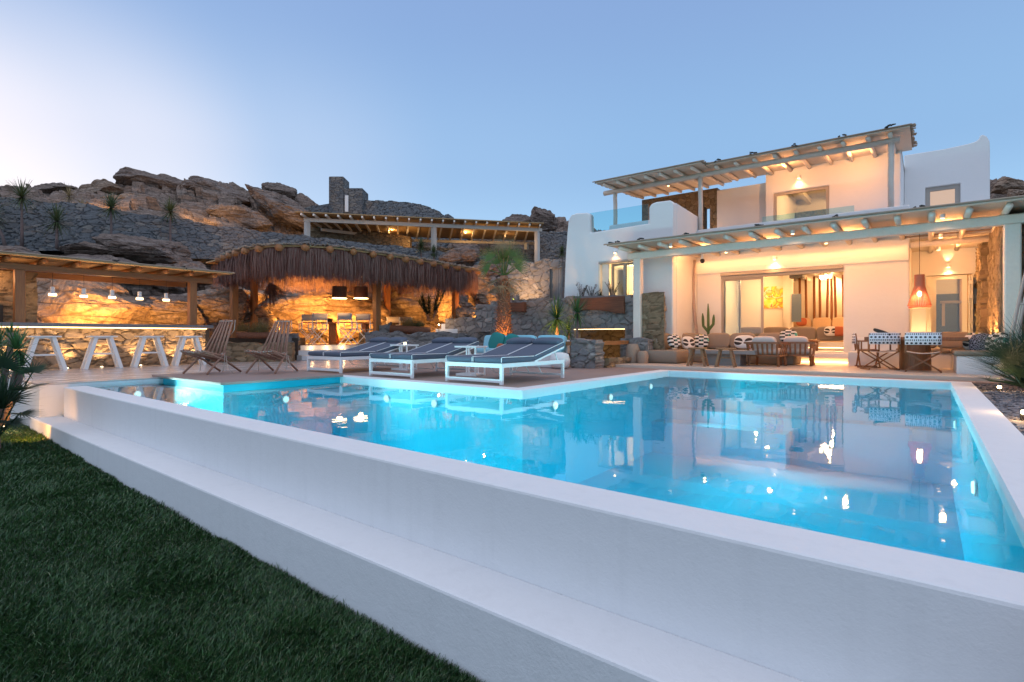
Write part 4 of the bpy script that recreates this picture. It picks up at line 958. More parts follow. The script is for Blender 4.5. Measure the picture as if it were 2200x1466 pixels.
# floor uplights
up0 = None
UL = ['floor uplight at the bar foot, hidden behind the left plants','floor uplight between the first and second bar stool','floor uplight under the second bar stool','floor uplight under the third bar stool','floor uplight under the fourth bar stool','floor uplight behind the first slatted chair']
for i, y in enumerate((2.85,3.95,4.68,5.58,6.5,7.15)):
    if up0 is None:
        up0 = thing('floor_uplight', UL[0], 'light', (-17.40,y,0), group='floor uplights along the bar')
        MB().lathe((0,0,0),[(.045,0),(.045,.025),(.03,.03)],14).build('rim', M['metal_white'], up0)
        MB().lathe((0,0,.028),[(.028,0),(.024,.008)],12).build('lens', M['bulb'], up0)
        lamp('SPOT', (0.02,0,.06), 75, (1,.56,.22), up0, .02, rot=(-.16,0,1), spot=95, blend=.8, world=False)
    else: dup(up0, (-17.40,y,0), label=UL[i])

# ---------------------------------------------------------------- thatched shelter
pv = thing('thatched_shelter', 'open shelter with dark shaggy palm thatch fringe over the outdoor dining table', 'shelter', (-18,13,.5))
struct(MB().box(-22.5,9.2,-.2,-17.9,18,.5), 'dining_terrace', M['terrace'])
def roof_edge():
    """outline of the roof seen from above: left side, rounded corner, long front, right side"""
    pts = [(-20.6,9.15),(-19.6,8.95),(-18.4,8.75),(-17.2,8.7),(-16.3,8.9),(-15.6,9.45),(-15.2,10.2),(-15.05,11.2),(-15.05,12.5),(-15.1,14),(-15.2,15.5),(-15.35,17.0),(-15.5,17.6)]
    return pts
E = roof_edge()
def along(E, n):
    L = [0]
    for a, b in zip(E, E[1:]): L.append(L[-1] + math.dist(a, b))
    out = []
    for k in range(n):
        s = L[-1]*k/(n-1); i = max(j for j in range(len(L)) if L[j] <= s + 1e-9); i = min(i, len(E)-2); f = (s-L[i])/(L[i+1]-L[i])
        x = E[i][0]*(1-f)+E[i+1][0]*f; y = E[i][1]*(1-f)+E[i+1][1]*f; dx = E[i+1][0]-E[i][0]; dy = E[i+1][1]-E[i][1]; l = math.hypot(dx,dy)
        out.append((x, y, dy/l, -dx/l))
    return out
ZR = 3.72
poly = [(x,y) for x,y in E] + [(-21.5,17.9),(-22.2,9.3)]
rf = MB(); n = len(poly); cx_, cy_ = -18.8, 13.3
top = [(x,y,ZR) for x,y in poly]; bot = [(x,y,ZR-.05) for x,y in poly]
rf.add(top + [(cx_,cy_,ZR+.25)], [(i,(i+1)%n,n) for i in range(n)]); rf.add(bot + [(cx_,cy_,ZR+.2)], [((i+1)%n,i,n) for i in range(n)]); rf.add(top+bot, [((i+1)%n,i,n+i,n+(i+1)%n) for i in range(n)])
rf.build('roof', M['reed_orange'], pv, world=True)
# ragged edge of reeds
rd = MB(); rs = random.Random(8)
for x, y, nx_, ny_ in along(E, 520):
    l = rs.uniform(.05,.2); rd.tube([(x-nx_*.5,y-ny_*.5,ZR+.04),(x+nx_*l,y+ny_*l,ZR+.02+rs.uniform(-.02,.05))], .014, 4)
rd.build('roof_reeds', M['reed'], pv, world=True)
for i, (x, y, nx_, ny_) in enumerate(along(E, 19)):
    q = Vector((cx_ + (x-cx_)*.25, cy_ + (y-cy_)*.25, ZR+.05)); p = Vector((x+nx_*.1, y+ny_*.1, ZR-.10)) + Vector((nx_*.08, ny_*.08, 0)); 
    MB().tube([q, p], [.09,.105], 10).build('rafter', M['orangewood'], pv, world=True, smooth=True)
def fringe(edge, n, ztop, lmin, lmax, inset, seed, mat, scallop=.08):
    rs = random.Random(seed); b = MB()
    for k, (x, y, nx_, ny_) in enumerate(along(edge, n)):
        u = k/n; sc = scallop*abs(math.sin(u*18*PI)); dd = inset + rs.uniform(-.05,.05)
        px_, py_ = x - nx_*dd + rs.uniform(-.03,.03), y - ny_*dd + rs.uniform(-.03,.03)
        L = rs.uniform(lmin,lmax)*(1 + .12*noise.noise(Vector((u*26, seed, 0)))) ; w = rs.uniform(.004,.012); tx, ty = -ny_, nx_
        z0 = ztop - scallop*(1 - abs(math.sin(u*18*PI))) - rs.uniform(0,.05)*0 ; lx, ly, out = rs.gauss(0,.05), 0, rs.uniform(-.03,.08); a = rs.uniform(-.8,.8)
        wx, wy = (tx*math.cos(a)+nx_*math.sin(a))*w, (ty*math.cos(a)+ny_*math.sin(a))*w
        P0 = Vector((px_,py_,z0)); P1 = P0 + Vector((tx*lx*.5+nx_*out, ty*lx*.5+ny_*out, -L*.5)); P2 = P0 + Vector((tx*lx+nx_*out*.7, ty*lx+ny_*out*.7, -L)); W_ = Vector((wx,wy,0))
        b.add([P0-W_,P0+W_,P1+W_,P1-W_,P2+W_*.3,P2-W_*.3], [(0,1,2,3),(3,2,4,5)])
    return b.build('thatch_fringe', M[mat], pv, world=True)
fringe(E, 7600, ZR-.06, .60, .97, .04, 1, 'thatch'); fringe(E, 1700, ZR-.10, .5, 1.02, -.02, 5, 'thatch_pale'); fringe(E, 2600, ZR-.2, .7, .98, .25, 2, 'thatch')
for k in range(3):
    inner = [(cx_ + (x-cx_)*(.85-.14*k), cy_ + (y-cy_)*(.85-.14*k)) for x, y in E]
    fringe(inner, 1500, ZR-.05, .3, .62, 0, 10+k, 'thatch')
back = [(-15.7,17.7),(-18,18),(-21.3,17.8),(-22.1,14),(-22.2,9.5),(-20.7,9.2)]
fringe(back, 2600, ZR-.1, .5, .95, .1, 20, 'thatch_pale')
for (x, y, z0) in ((-20.0,9.35,.5),(-16.6,13.1,.9),(-16.15,16.95,1.5),(-20.5,16.8,.5),(-21.8,11.0,.5)):
    MB().box(x-.115,y-.115,z0,x+.115,y+.115,ZR).build('post', M['orangewood'], pv, world=True, bevel=.02)
br = MB(); rs = random.Random(4); c = AD(588,655,21.5)      # a dry palm broom hanging under the roof
b0 = AD(580,608,21.5)
for k in range(120):
    a = rs.uniform(-.5,1.1); L = rs.uniform(.75,1.05) if a < .35 else rs.uniform(.5,.9); dirn = (-UP*math.cos(a)*1.0 + RV*math.sin(a)*.9 + VV*rs.uniform(-.2,.2))
    br.tube([b0 + RV*rs.uniform(-.06,.06), b0 + dirn*L], [.012,.005], 4)
br.build('dry_palm_frond', M['thatch_pale'], pv, world=True)
# steps with spot lamps up to the dining terrace
stp = MB(); stp.box(-18.0,10.4,0,-17.5,13.25,.335); stp.box(-17.5,10.3,0,-17.1,13.5,.167); stp.box(-17.91,10.5,.3,-17.88,13.2,.503)
tag(stp.build('steps', M['plaster'], bevel=.008), 'white steps with three glowing spots rising to the thatched dining terrace', 'steps')
sp0 = None
for i, px in enumerate((668,701,735)):
    y = PX(px, 749, -17.87).y
    if sp0 is None:
        sp0 = thing('step_light', 'left glowing spot in the white riser of the steps', 'light', (-17.868,y,.42), group='spots in the riser')
        MB().sq((0,0,0),(.02,.07,.07),.8,n=16,m=8).build('lens', M['bulb'], sp0); MB().lathe((0,0,0),[(.045,0),(.045,.012)],14).build('rim', M['metal_white'], sp0).rotation_euler = (0,R(90),0)
        sp0.children[-1].location = (-.012,0,0)
        lamp('POINT', (.12,0,-.02), 2.2, (1,.6,.28), sp0, .03, world=False)
    else: dup(sp0, (-17.868,y,.42), label=['', 'middle glowing spot in the white riser of the steps', 'right glowing spot in the white riser of the steps'][i])
# drum lamps over the dining table
dl0 = None
for i, px in enumerate((729.5,775.5)):
    d = 20.3 + i*.9; p = AD(px, 642, d)
    if dl0 is None:
        dl0 = thing('drum_lamp', 'left brown drum lamp hanging over the outdoor dining table', 'lamp', p, group='drum lamps under the thatch')
        MB().lathe((0,0,.04),[(.27,0),(.26,.42)],28,cap=False).build('shade', M['log'], dl0, smooth=True)
        MB().lathe((0,0,.0),[(.275,0),(.272,.02)],28).build('glow_rim', M['warm_glow'], dl0)
        MB().tube([(0,0,.46),(0,0,1.3)],.008,5).build('cord', M['rope'], dl0)
        lamp('POINT', (0,0,-.12), 16, (1,.52,.2), dl0, .1, world=False)
    else: dup(dl0, p, label='right brown drum lamp hanging over the outdoor dining table')
# low walls around
rough_wall(-17.75,9.9,-17.75,10.45,0,.93,.5,'stone','low stone pier at the left side of the lit steps')
rough_wall(-17.7,13.3,-17.7,14.0,0,.95,.55,'stone_warm','warm faced stone pier at the right side of the lit steps')
a = AD(786,730,19.9); b_ = AD(1002,730,20.6)
rough_wall(a.x,a.y,b_.x,b_.y,-.1,.98,.45,'stone','long grey low wall running behind the first two sunbeds')
a = AD(858,735,18.9); b_ = AD(1062,735,19.2)
rough_wall(a.x,a.y,b_.x,b_.y,-.1,.66,.45,'stone','lower grey wall right behind the middle sunbed headrests')
a = AD(818,700,20.6); b_ = AD(842,700,20.6)
rough_wall(a.x,a.y,b_.x,b_.y,.3,1.3,.4,'stone','small stone stub right of the thick front shelter post',topnoise=.1)
# planters left of the steps, straw grass and logs
a = AD(458,740,17.6); b_ = AD(632,740,18.0)
rough_wall(a.x,a.y,b_.x,b_.y,-.1,.62,.5,'stone_warm','brown stone planter wall behind the two slatted chairs')
a = AD(458,740,18.1); b_ = AD(640,740,18.8)
tag(MB().prism([(a.x-.3,a.y),(b_.x,b_.y),(b_.x-1.5,b_.y+1.2),(a.x-2,a.y+1.0)],.0,.78).build('planter_soil', M['soil']), 'dark soil bed between the slatted chairs', None, None, 'structure')
def log(px0, py0, px1, py1, d0, d1, r, label, sag=.0):
    p = AD(px0,py0,d0); q = AD(px1,py1,d1); pts = []; rad = []
    for k in range(9):
        f = k/8; c = p.lerp(q, f) + UP*(-sag*math.sin(PI*f)); pts.append(c + UP*.03*noise.noise(c*1.3)); rad.append(r*(1+.18*noise.noise(Vector((f*5, px0, 0)))))
    o = MB().tube(pts, rad, 12).build('log', M['log'], smooth=True); return tag(o, label, 'log')
log(508,721,600,719,17.5,17.8,.105,'reddish log lying on the planter wall between the slatted chairs')
log(838,706,925,712,20.4,20.6,.15,'reddish log lying below the straw grass right of the big shelter post')
# white steps up to the upper level
s0 = AD(938,712,21.0); sm = MB()
for k, (xa, xb, yt, yb, d) in enumerate(((936,990,707,716,20.9),(948,990,696,707,21.4),(962,990,688,696,21.9))):
    p = AD(xa,yb,d); q = AD(xb,yt,d); sm.add([AD(xa,yb+12,d),AD(xb,yb+12,d),AD(xb,yt,d),AD(xa,yt,d),AD(xa,yb+12,d)+VV*.8,AD(xb,yb+12,d)+VV*.8,AD(xb,yt,d)+VV*.8,AD(xa,yt,d)+VV*.8], [(0,1,2,3),(3,2,6,7),(1,5,6,2),(0,3,7,4),(4,7,6,5)])
tag(sm.build('garden_steps', M['plaster']), 'three short white garden steps by the right shelter post', 'steps')
gl = thing('garden_spotlight', 'bright spot lamp beside the short white garden steps', 'light', AD(943,698,20.8))
MB().sq((0,0,0),(.06,.06,.06),1,n=12,m=8).build('bulb', M['bulb'], gl); MB().tube([(0,0,-.3),(0,0,-.03)],.012,6).build('stake', M['dark'], gl)
lamp('POINT', (0,0,.1), 8, (1,.6,.28), gl, .03, world=False)

# ---------------------------------------------------------------- middle: retaining walls, court, hillside pergola
x0m = PY(1062,650,15.3).x; hx0 = PY(1240,700,15.3).x; hx1 = PY(1349,700,15.3).x
o = rough_wall(x0m,15.3,-6.13,15.3,-2.4,2.12,.45,'stone','long grey stone retaining wall below the white house, with a low lit opening',topnoise=.04,
  cuts=[(hx0,14.5,-2.5,hx1,16.2,1.07),(PY(1375,600,15.3).x-.2,14.5,2.02,-5.9,16.2,2.6),(hx0+.05,14.6,1.74,PY(1344,650,15.3).x,15.2,2.6)])
a = PY(966,690,15.5)
rough_wall(a.x,15.5,x0m-.02,15.5,-.2,1.56,.5,'stone','lower end of the grey retaining wall left of the palm trunk')
rough_wall(PY(1031,650,15.3).x,15.28,x0m+.1,15.28,1.0,2.02,.45,'stone','raised stone stub just left of the palm trunk')
rough_wall(-6.28,15.28,-6.75,15.28,0,2.1,.3,'stone_warm','brown field stone panel right of the left pergola post',topnoise=.02) if False else None
o = rough_wall(PY(1381,650,14.98).x,15.02,PY(1428,650,14.98).x,15.02,-.1,2.12,.1,'stone_warm','warm brown field stone panel between the left pergola post and the house corner',topnoise=.02)
# stone bench low wall under the left post
rough_wall(PY(1338,740,14.75).x,14.78,PY(1398,740,14.75).x,14.78,0,.77,.35,'stone','knee high grey stone wall at the foot of the left pergola post')
tag(MB().lathe((PY(1381,770,14.4).x,14.4,.0),[(.1,0),(.15,.1),(.16,.3),(.12,.4),(.10,.42)],18).build('basket', M['reed'], smooth=True), 'woven round basket left of the corner sofa', 'basket')
tag(MB().lathe((PY(1361,760,14.55).x,14.5,.0),[(.16,0),(.2,.15),(.2,.45),(.14,.62)],18).build('basket', M['reed'], smooth=True), 'taller woven basket leaning on the grey stone wall', 'basket')
# timber lintels
def slab_log(px0, px1, Y, z0, z1, label, name='timber_lintel', warp=.08):
    b = MB(); n = 14; x0 = PY(px0,650,Y).x; x1 = PY(px1,650,Y).x
    for k in range(n+1):
        f = k/n; x = x0+(x1-x0)*f; lo = z0 + warp*math.sin(f*PI*1.2+.5) + .02*noise.noise(Vector((x*3,0,0))); hi = z1 + .03*noise.noise(Vector((x*2,5,0)))
        for y, z in ((Y-.12,lo),(Y-.13,hi),(Y+.2,hi),(Y+.2,lo)): b.v.append((x,y,z))
    for k in range(n):
        for e in range(4): a = k*4+e; c = k*4+(e+1)%4; b.f.append((a,a+4,c+4,c)); b.m.append(0)
    b.f += [(0,1,2,3), (n*4+3,n*4+2,n*4+1,n*4)]; b.m += [0,0]
    o = b.build(name, M['log'], bevel=.015); return tag(o, label, 'beam')
slab_log(1240,1344,15.12,1.60,2.06,'long warped reddish timber set in the stone wall under the wing window')
slab_log(1096,1130,15.05,1.70,2.02,'short reddish timber block in the stone wall right of the palm trunk',warp=.01)
# lit court behind the opening
rough_wall(-12.5,17.9,-7.0,17.9,-2.4,1.4,.3,'stone_warm','olive lit stone wall down in the sunken court',lum=.05)
MB_ = MB().box(hx0,15.1,1.052,hx1-.02,15.13,1.066).build('strip_light', M['warm_soft']); tag(MB_, 'glowing strip along the top of the low wall opening', 'light')
lamp('AREA', ((hx0+hx1)/2,15.6,1.0), 2, (1,.62,.20), None, (1.8,.1), rot=(0,.5,-1)); lamp('POINT', (-8.0,16.5,.6), 7, (1,.6,.22), None, .05); lamp('POINT', (-7.6,16.5,-1.2), 16, (1,.62,.25), None, .05); lamp('POINT', (-9.8,16.2,-.8), 18, (1,.62,.25), None, .05)
dn = MB(); cx0 = PY(1297,770,17).x; cx1 = PY(1332,770,17).x
# court door
cd = thing('court_door', 'pale shutter door glimpsed down in the lit sunken court', 'door', (cx0,16.6,-2.4))
MB().box(0,0,0,.5,.06,2.05).build('door_leaf', M['cream'], cd); MB().box(-.1,-.01,0,-.02,.07,2.1).box(.52,-.01,0,.6,.07,2.1).build('door_frame', M['frame'], cd)
# piers, rails and low wall round the stair down
rough_wall(PY(1231,760,12.45).x,12.62,PY(1283,760,12.45).x,12.62,0,.79,.5,'stone','stout grey stone pier right of the near sunbed, with a white stone in it',lum=.045)
rough_wall(-6.85,12.95,-6.85,14.6,0,.25,.3,'stone_warm','ankle high rubble kerb between the stone pier and the pergola post',lum=.05,topnoise=.03)
tag(MB().bar((-6.85,12.88,.66),(-6.95,14.6,.66),.08,.11).build('hand_rail', M['orangewood_y']), 'orange timber hand rail from the stone pier to the left pergola post', 'rail')
tag(MB().bar((-7.5,12.6,.64),(-8.6,12.75,.64),.08,.11).build('hand_rail', M['orangewood_y']), 'timber hand rail running left from the stone pier', 'rail')
struct(MB().box(-14,12.95,-2.39,-13.2,20,0), 'court_side', M['plaster'])
# curved niche wall with cactus shadows
rough_wall(PY(1096,600,17).x,17.0,PY(1214,600,17).x,17.0,1.2,3.72,.5,'stone_niche' if 'stone_niche' in M else 'stone','tall tan stone wall beside the white house, cactus shadows on it',topnoise=.05,lum=.035,
   cuts=[(PY(1188,600,17).x,16,1.9,PY(1216,600,17).x+.3,16.85,3.35)])
lamp('SPOT', AD(1098,648,19.9)+UP*.05, 130, (1,.56,.26), None, .02, rot=(.12,1.0,.75), spot=95, blend=.6)

# hillside retaining wall and yuccas ---------------------------------
wall_pts = [(-330,27.0,7.4,4.4),(-150,26.6,7.5,4.6),(0,26.0,7.5,4.9),(130,27.2,7.62,5.1),(300,29.0,7.45,5.1),(480,31.7,7.32,5.3),(600,33.4,7.25,5.2),(750,35.0,7.0,5.0),(880,36.0,6.75,4.6),(1010,36.9,6.35,4.4),(1150,37.5,5.95,4.2),(1235,38,5.9,4.2)]
def hill_wall(pts, th, label, mat='stone_hill', step=.055, lum=.08, tn=.10, batter=.35):
    mat = LAID.get(mat, mat); cl = []; m = 54
    mb = MB(); cols = []
    for (a, b) in zip(pts, pts[1:]):
        pa, pb = ray(a[0],a[1],0), ray(b[0],b[1],0); n = max(2, int((pb-pa).length/step))
        for k in range(n): f = k/n; p = pa.lerp(pb,f); cols.append((p, a[2]*(1-f)+b[2]*f, a[3]*(1-f)+b[3]*f))
    cols.append((ray(pts[-1][0],pts[-1][1],0), pts[-1][2], pts[-1][3])); acc = 0; pp_ = cols[0][0]
    for i, (p, zt, zb) in enumerate(cols):
        zt += tn*(noise.noise(Vector((p.x*1.1,p.y*1.1,0))) + .6*noise.cell(Vector((p.x*1.7,p.y*1.7,3))))
        acc += (p-pp_).length; pp_ = p
        for j in range(m+1):
            z = zb + (zt-zb)*j/m; rl, tn_, jt = laid(acc, z, 3, .95, 2.0); cl.append((tn_, max(.0, min(1, jt*1.7-.1)), 0, 1)); q = p + Vector((0,0,z)) - VV*(batter*(1-j/m) + lum*rl); mb.v.append(tuple(q))
        mb.v.append(tuple(p + Vector((0,0,zt)) + VV*th)); mb.v.append(tuple(p + Vector((0,0,zb)) + VV*th)); cl += [(.5,1,0,1)]*2
    w_ = m+3
    for i in range(len(cols)-1):
        for j in range(m+2): a = i*w_+j; mb.f.append((a, a+w_, a+w_+1, a+1)); mb.m.append(0)
    mb.col = cl
    return tag(mb.build('retaining_wall', M[mat]), label, 'wall')
hill_wall(wall_pts, .8, 'long grey dry stone retaining wall crossing the hillside behind the yuccas')
hill_wall([(779,44.2,12.0,7.6),(845,44.2,11.9,7.6),(905,44.3,11.7,7.6),(945,44.4,11.1,7.5),(958,44.5,10.7,7.5)], .8, 'rounded grey stone wall right of the stone tower on the skyline')
hill_wall([(955,44.8,10.9,7.4),(963,44.8,10.95,7.4),(985,44.8,10.4,7.4),(1003,45,9.9,7.4)], .8, 'sloping end of the skyline wall above the hillside pergola')
hill_wall([(640,44.3,11.3,8.4),(675,44.3,11.6,8.4),(707,44.3,11.75,8.4)], .8, 'low rounded wall stub left of the stone tower')
hill_wall([(1150,41.0,8.9,5.6),(1190,40.8,8.8,5.6),(1240,40.6,8.7,5.6)], .8, 'grey stone wall between the hillside pergola and the white house')
hill_wall([(840,40.4,7.75,6.0),(950,40.8,7.5,5.6),(1060,41.2,7.45,5.4),(1155,41.4,7.6,5.3)], .5, 'shadowed stone wall behind the posts of the hillside pergola')
hill_wall([(662,37.0,8.75,6.6),(720,37.6,8.6,6.6),(800,38.2,8.3,6.4),(882,38.8,8.0,6.2)], .5, 'amber lit rubble wall under the left end of the hillside pergola', 'stone_warm')
tw = thing('stone_tower', 'grey stone tower with a stepped top standing on the skyline', 'tower', AD(742,470,43.6))
def pbox(mb, px0, px1, py0, py1, d, th):
    vs = [AD(px0,py1,d),AD(px1,py1,d),AD(px1,py0,d),AD(px0,py0,d)]; vs += [v + VV*th for v in vs]
    return mb.add(vs, [(0,1,2,3),(3,2,6,7),(1,5,6,2),(0,3,7,4),(4,7,6,5),(0,4,5,1)])
pbox(MB(),706,738,379,478,43.5,1.6).build('tall_block', M['stone_hill'], tw, world=True, bevel=.08)
pbox(MB(),738.4,779,404,478,43.6,1.8).build('low_block', M['stone_hill'], tw, world=True, bevel=.08)
pbox(MB(),741,748,420,455,43.45,.1).build('white_slit', M['plaster'], tw, world=True)
# hillside pergola
hp = thing('pergola', 'long low pergola glowing warm underneath, set up on the rocky hillside', 'pergola', AD(905,520,36))
fl_, fr_ = ray(653,34.6,8.32), ray(1164,38.0,8.32); bl_, br_ = ray(668,36.2,8.05), ray(1150,42.0,8.05); bm_ = ray(882,40.6,8.05)
MB().bar(fl_, fr_, .2,.24).build('beam', M['greywood'], hp, world=True); MB().bar(ray(690,36.4,8.05), bm_, .16,.2).build('beam', M['greywood'], hp, world=True); MB().bar(bm_, br_, .16,.2).build('beam', M['greywood'], hp, world=True)
for px, d, z0 in ((660,34.65,7.2),(932,36.4,6.4),(1154,37.95,5.6)): MB().box(-.14,-.14,z0,.14,.14,8.2).build('post', M['greywood'], hp, bevel=.01).location = (ray(px,d,0) - Vector((hp.location.x, hp.location.y, hp.location.z)))
MB().box(-.12,-.12,5.4,.12,.12,8.0).build('post', M['cream'], hp).location = ray(1131,41.6,0) - Vector(hp.location)
for k in range(22):
    f = k/21; a = fl_.lerp(fr_, f*.985+.005) - VV*.7 + UP*.22; b = bl_.lerp(br_, f) + UP*.17
    if f < .45: b = ray(690,36.4,8.05).lerp(bm_, f/.45) + UP*.17
    else: b = bm_.lerp(br_, (f-.45)/.55) + UP*.17
    MB().bar(a, b, .11, .13).build('rafter', M['whitewood'], hp, world=True)
ro = MB(); a0 = fl_-VV*.75-RV*.3+UP*.32; a1 = fr_-VV*.75+RV*.1+UP*.32; c0 = ray(672,37.0,8.36); c1 = br_+VV*.4+UP*.32; cm_ = bm_+VV*.4+UP*.32
ro.add([a0,a0.lerp(a1,.45),a1,c1,cm_,c0]+[v+UP*.06 for v in (a0,a0.lerp(a1,.45),a1,c1,cm_,c0)], [(0,5,4,1),(1,4,3,2),(6,7,10,11),(7,8,9,10),(0,1,7,6),(1,2,8,7),(2,3,9,8),(3,4,10,9),(4,5,11,10),(5,0,6,11)])
ro.build('roof', M['reed_orange'], hp, world=True)
for px, py, d in ((842,490,38.6),(1000,500,39.4),(1086,503,40)):
    p = AD(px,py,d); g = MB(); g.sq(p,(.10,.10,.10),1,n=10,m=6); g.build('bulb', M['bulb'], hp, world=True); lamp('POINT', p-UP*.15, 45, (1,.58,.22), hp, .06)
for px in (700,760,880,1040,1120): lamp('POINT', AD(px, 522 if px > 780 else 505, 38.0), 22, (1,.58,.22), hp, .06)
# rock floods
def flood(p, power, tgt, ang=100, r=.05, col=(1,.44,.09)): return lamp('SPOT', p, power*3.1, col, None, r, rot=(Vector(tgt)-Vector(p)), spot=ang, blend=.8)
flood(AD(140,700,16.9), 190, AD(140,650,19.5), 120); flood(AD(255,700,17.4), 260, AD(260,672,19.8), 120); flood(AD(90,640,16.6), 60, AD(120,660,19.0), 120)
flood(AD(640,708,22.0), 420, AD(650,680,25), 130); flood(AD(745,708,22.4), 420, AD(745,672,25), 130); flood(AD(700,655,22.6), 180, AD(690,640,26.5), 130); flood(AD(590,690,22.4), 120, AD(570,660,25), 120)
flood(AD(955,682,23.6), 170, AD(970,662,25.6), 110); flood(AD(930,684,24.2), 70, AD(915,665,27), 120)
flood(AD(1040,690,22.0), 110, AD(1050,650,24), 120); flood(AD(425,462,33.2), 150, AD(435,440,36.5), 100, col=(1,.55,.2)); flood(AD(618,498,35.6), 110, AD(625,480,38), 110, col=(1,.55,.2)); flood(AD(226,430,31.8), 110, AD(222,415,36), 90, col=(1,.52,.18))
flood(AD(420,700,19.5), 25, AD(430,660,21.5), 120)
# ---------------------------------------------------------------- sunbeds
def sunbed():
    t = thing('double_sunbed', '', 'sunbed', (0,0,0), group='double sunbeds facing the pool')
    w, L, h, k = 1.36, 2.02, .37, .055
    def fr(y, nm, z1=h):
        b = MB(); b.box(0,y,0,k,y+k,z1); b.box(w-k,y,0,w,y+k,z1); b.box(k,y,z1-.075,w-k,y+k,z1); b.box(k,y,.035,w-k,y+k,.095); b.build(nm, M['metal_white'], t, bevel=.004)
    fr(0, 'foot_frame')
    b = MB(); b.box(0,L-k,0,k,L,h); b.box(w-k,L-k,0,w,L,h); b.box(k,L-k,.05,w-k,L-.01,.09); b.build('rear_legs', M['metal_white'], t, bevel=.004)
    b = MB(); b.box(0,k,h-.075,k,L-k,h); b.box(w-k,k,h-.075,w,L-k,h); b.box(k,k,h-.03,w-k,1.1,h-.005); b.build('side_rails', M['metal_white'], t, bevel=.004)
    a = R(14); hy = 1.0
    for i in range(2):
        x0 = .01 + i*(w/2); x1 = x0 + w/2 - .02; xm = (x0+x1)/2; ww = x1-x0
        b = MB(); b.sq((xm, hy/2+.005, h+.055), (ww, hy, .115), .09, n=28, m=8, e2=.3); b.build('seat_cushion', M['navy'], t, smooth=True)
        rot = Matrix.Rotation(a, 3, 'X'); Lb = 1.12; c = Vector((xm, hy, h+.055)) + rot @ Vector((0, Lb/2-.02, 0))
        b = MB(); b.sq(c, (ww, Lb, .11), .09, rot, n=28, m=8, e2=.3); b.build('back_cushion', M['navy'], t, smooth=True)
        c = Vector((xm, hy, h+.055)) + rot @ Vector((0, Lb-.16, .085)); b = MB(); b.sq(c, (ww, .25, .15), .3, rot, n=28, m=12, e2=.8); b.build('bolster', M['navy'], t, smooth=True)
        pp = MB()
        for xx in (x0+.004, x1-.004):
            for zz in (.052,):
                pp.tube([(xx,.02,h+.105),(xx,hy-.02,h+.105)] , .0065, 5)
                q = [Vector((xx,hy,h+.055)) + rot @ Vector((0,yy,.05)) for yy in (.03,Lb-.06)]; pp.tube(q, .0065, 5)
            pp.tube([(xx,.006,h+.015),(xx,.006,h+.10)], .0065, 5)
        pp.build('piping', M['piping'], t)
    b = MB(); rot = Matrix.Rotation(a,3,'X')
    for xx in (.03,w-.03,w/2):
        p = Vector((xx,hy,h-.0)); q = p + rot @ Vector((0,1.06,0)); b.bar(p, q, .035, .03)
    p = Vector((.03,hy,h)) + rot @ Vector((0,1.06,0)); b.bar(p, p+Vector((w-.06,0,0)), .03,.03)
    for xx in (.05,w-.05): p = Vector((xx,hy,h)) + rot @ Vector((0,.75,0)); b.bar(p, (xx,1.85,h-.04), .025,.02)
    b.build('back_frame', M['metal_white'], t)
    b = MB()
    for xx in (.5,.9,1.2):
        b.tube([(xx,1.3,h-.01),(xx+.02,1.32,.24),(xx+.06,1.36,.12)], .008, 5)
    b.tube([(.1,1.0,h-.02),(.3,1.1,.12),(.6,1.3,.10),(.75,1.36,h-.05)], .007, 5); b.build('strap', M['piping'], t)
    return t
sb = sunbed(); sb['label'] = 'nearest slate blue double sunbed, by the corner of the deck'; sb.location = (-7.14,7.22,0)
dup(sb, (-9.46,7.26,0), label='slate blue double sunbed in the middle of the three')
dup(sb, (-11.84,7.26,0), label='farthest slate blue double sunbed, next to the bathing platform')
def side_table():
    t = thing('side_table', 'white C-shaped side table behind the nearest sunbed', 'table', (-7.75,8.62,0), R(8), 'white side tables')
    MB().box(-.28,-.22,.60,.28,.22,.635).build('table_top', M['metal_white'], t, bevel=.004)
    MB().box(-.26,-.2,0,.2,.2,.05).build('base', M['metal_white'], t, bevel=.004)
    for x, y in ((.02,-.19),(.08,-.19),(.24,-.19),(.24,.17)): MB().box(x-.015,y-.015,.05 if x < .2 else 0,x+.015,y+.015,.60).build('leg', M['metal_white'], t)
    return t
stb = side_table(); dup(stb, (-10.32,9.0,0), label='white C-shaped side table behind the middle sunbed, candle on it')
tag(MB().lathe((-10.3,9.0,.635),[(.035,0),(.03,.05)],12).build('candle', M['warm_glow']), 'tiny lit candle on the white side table', 'candle')
# turquoise sofa behind the sunbeds
so_ = thing('outdoor_sofa', 'low white outdoor sofa with blue and teal cushions behind the sunbeds', 'sofa', (-9.2,12.3,0))
MB().box(-1.45,-.35,0,1.35,.45,.36).build('base', M['plaster'], so_, bevel=.03); MB().box(-1.45,.40,.36,1.35,.55,.74).build('backrest', M['plaster'], so_, bevel=.03)
MB().sq((-.05,0,.42),(2.7,.75,.14),.12).build('seat_cushion', M['turq'], so_, smooth=True)
for x in (-1.1,-.1,.9): MB().sq((x,.3,.64),(.9,.2,.45),.25, Matrix.Rotation(R(-12),3,'X')).build('back_cushion', M['turq'], so_, smooth=True)
for x, z, m, s, lb in ((-.75,.68,'teal',.55,'large teal cushion on the blue outdoor sofa, left'),(-.2,.66,'teal',.5,'teal cushion in the middle of the blue outdoor sofa'),(-.48,.5,'red',.26,'small rust red cushion between the teal cushions')):
    o = MB().sq((0,0,0),(s,.16,s),.4,Matrix.Rotation(R(-15),3,'X')@Matrix.Rotation(R(14),3,'Y'),e2=.7).build('cushion', M[m], smooth=True); o.location = (-9.2+x,12.3-.1-(.15 if m=='red' else 0),z); tag(o, lb, 'cushion')
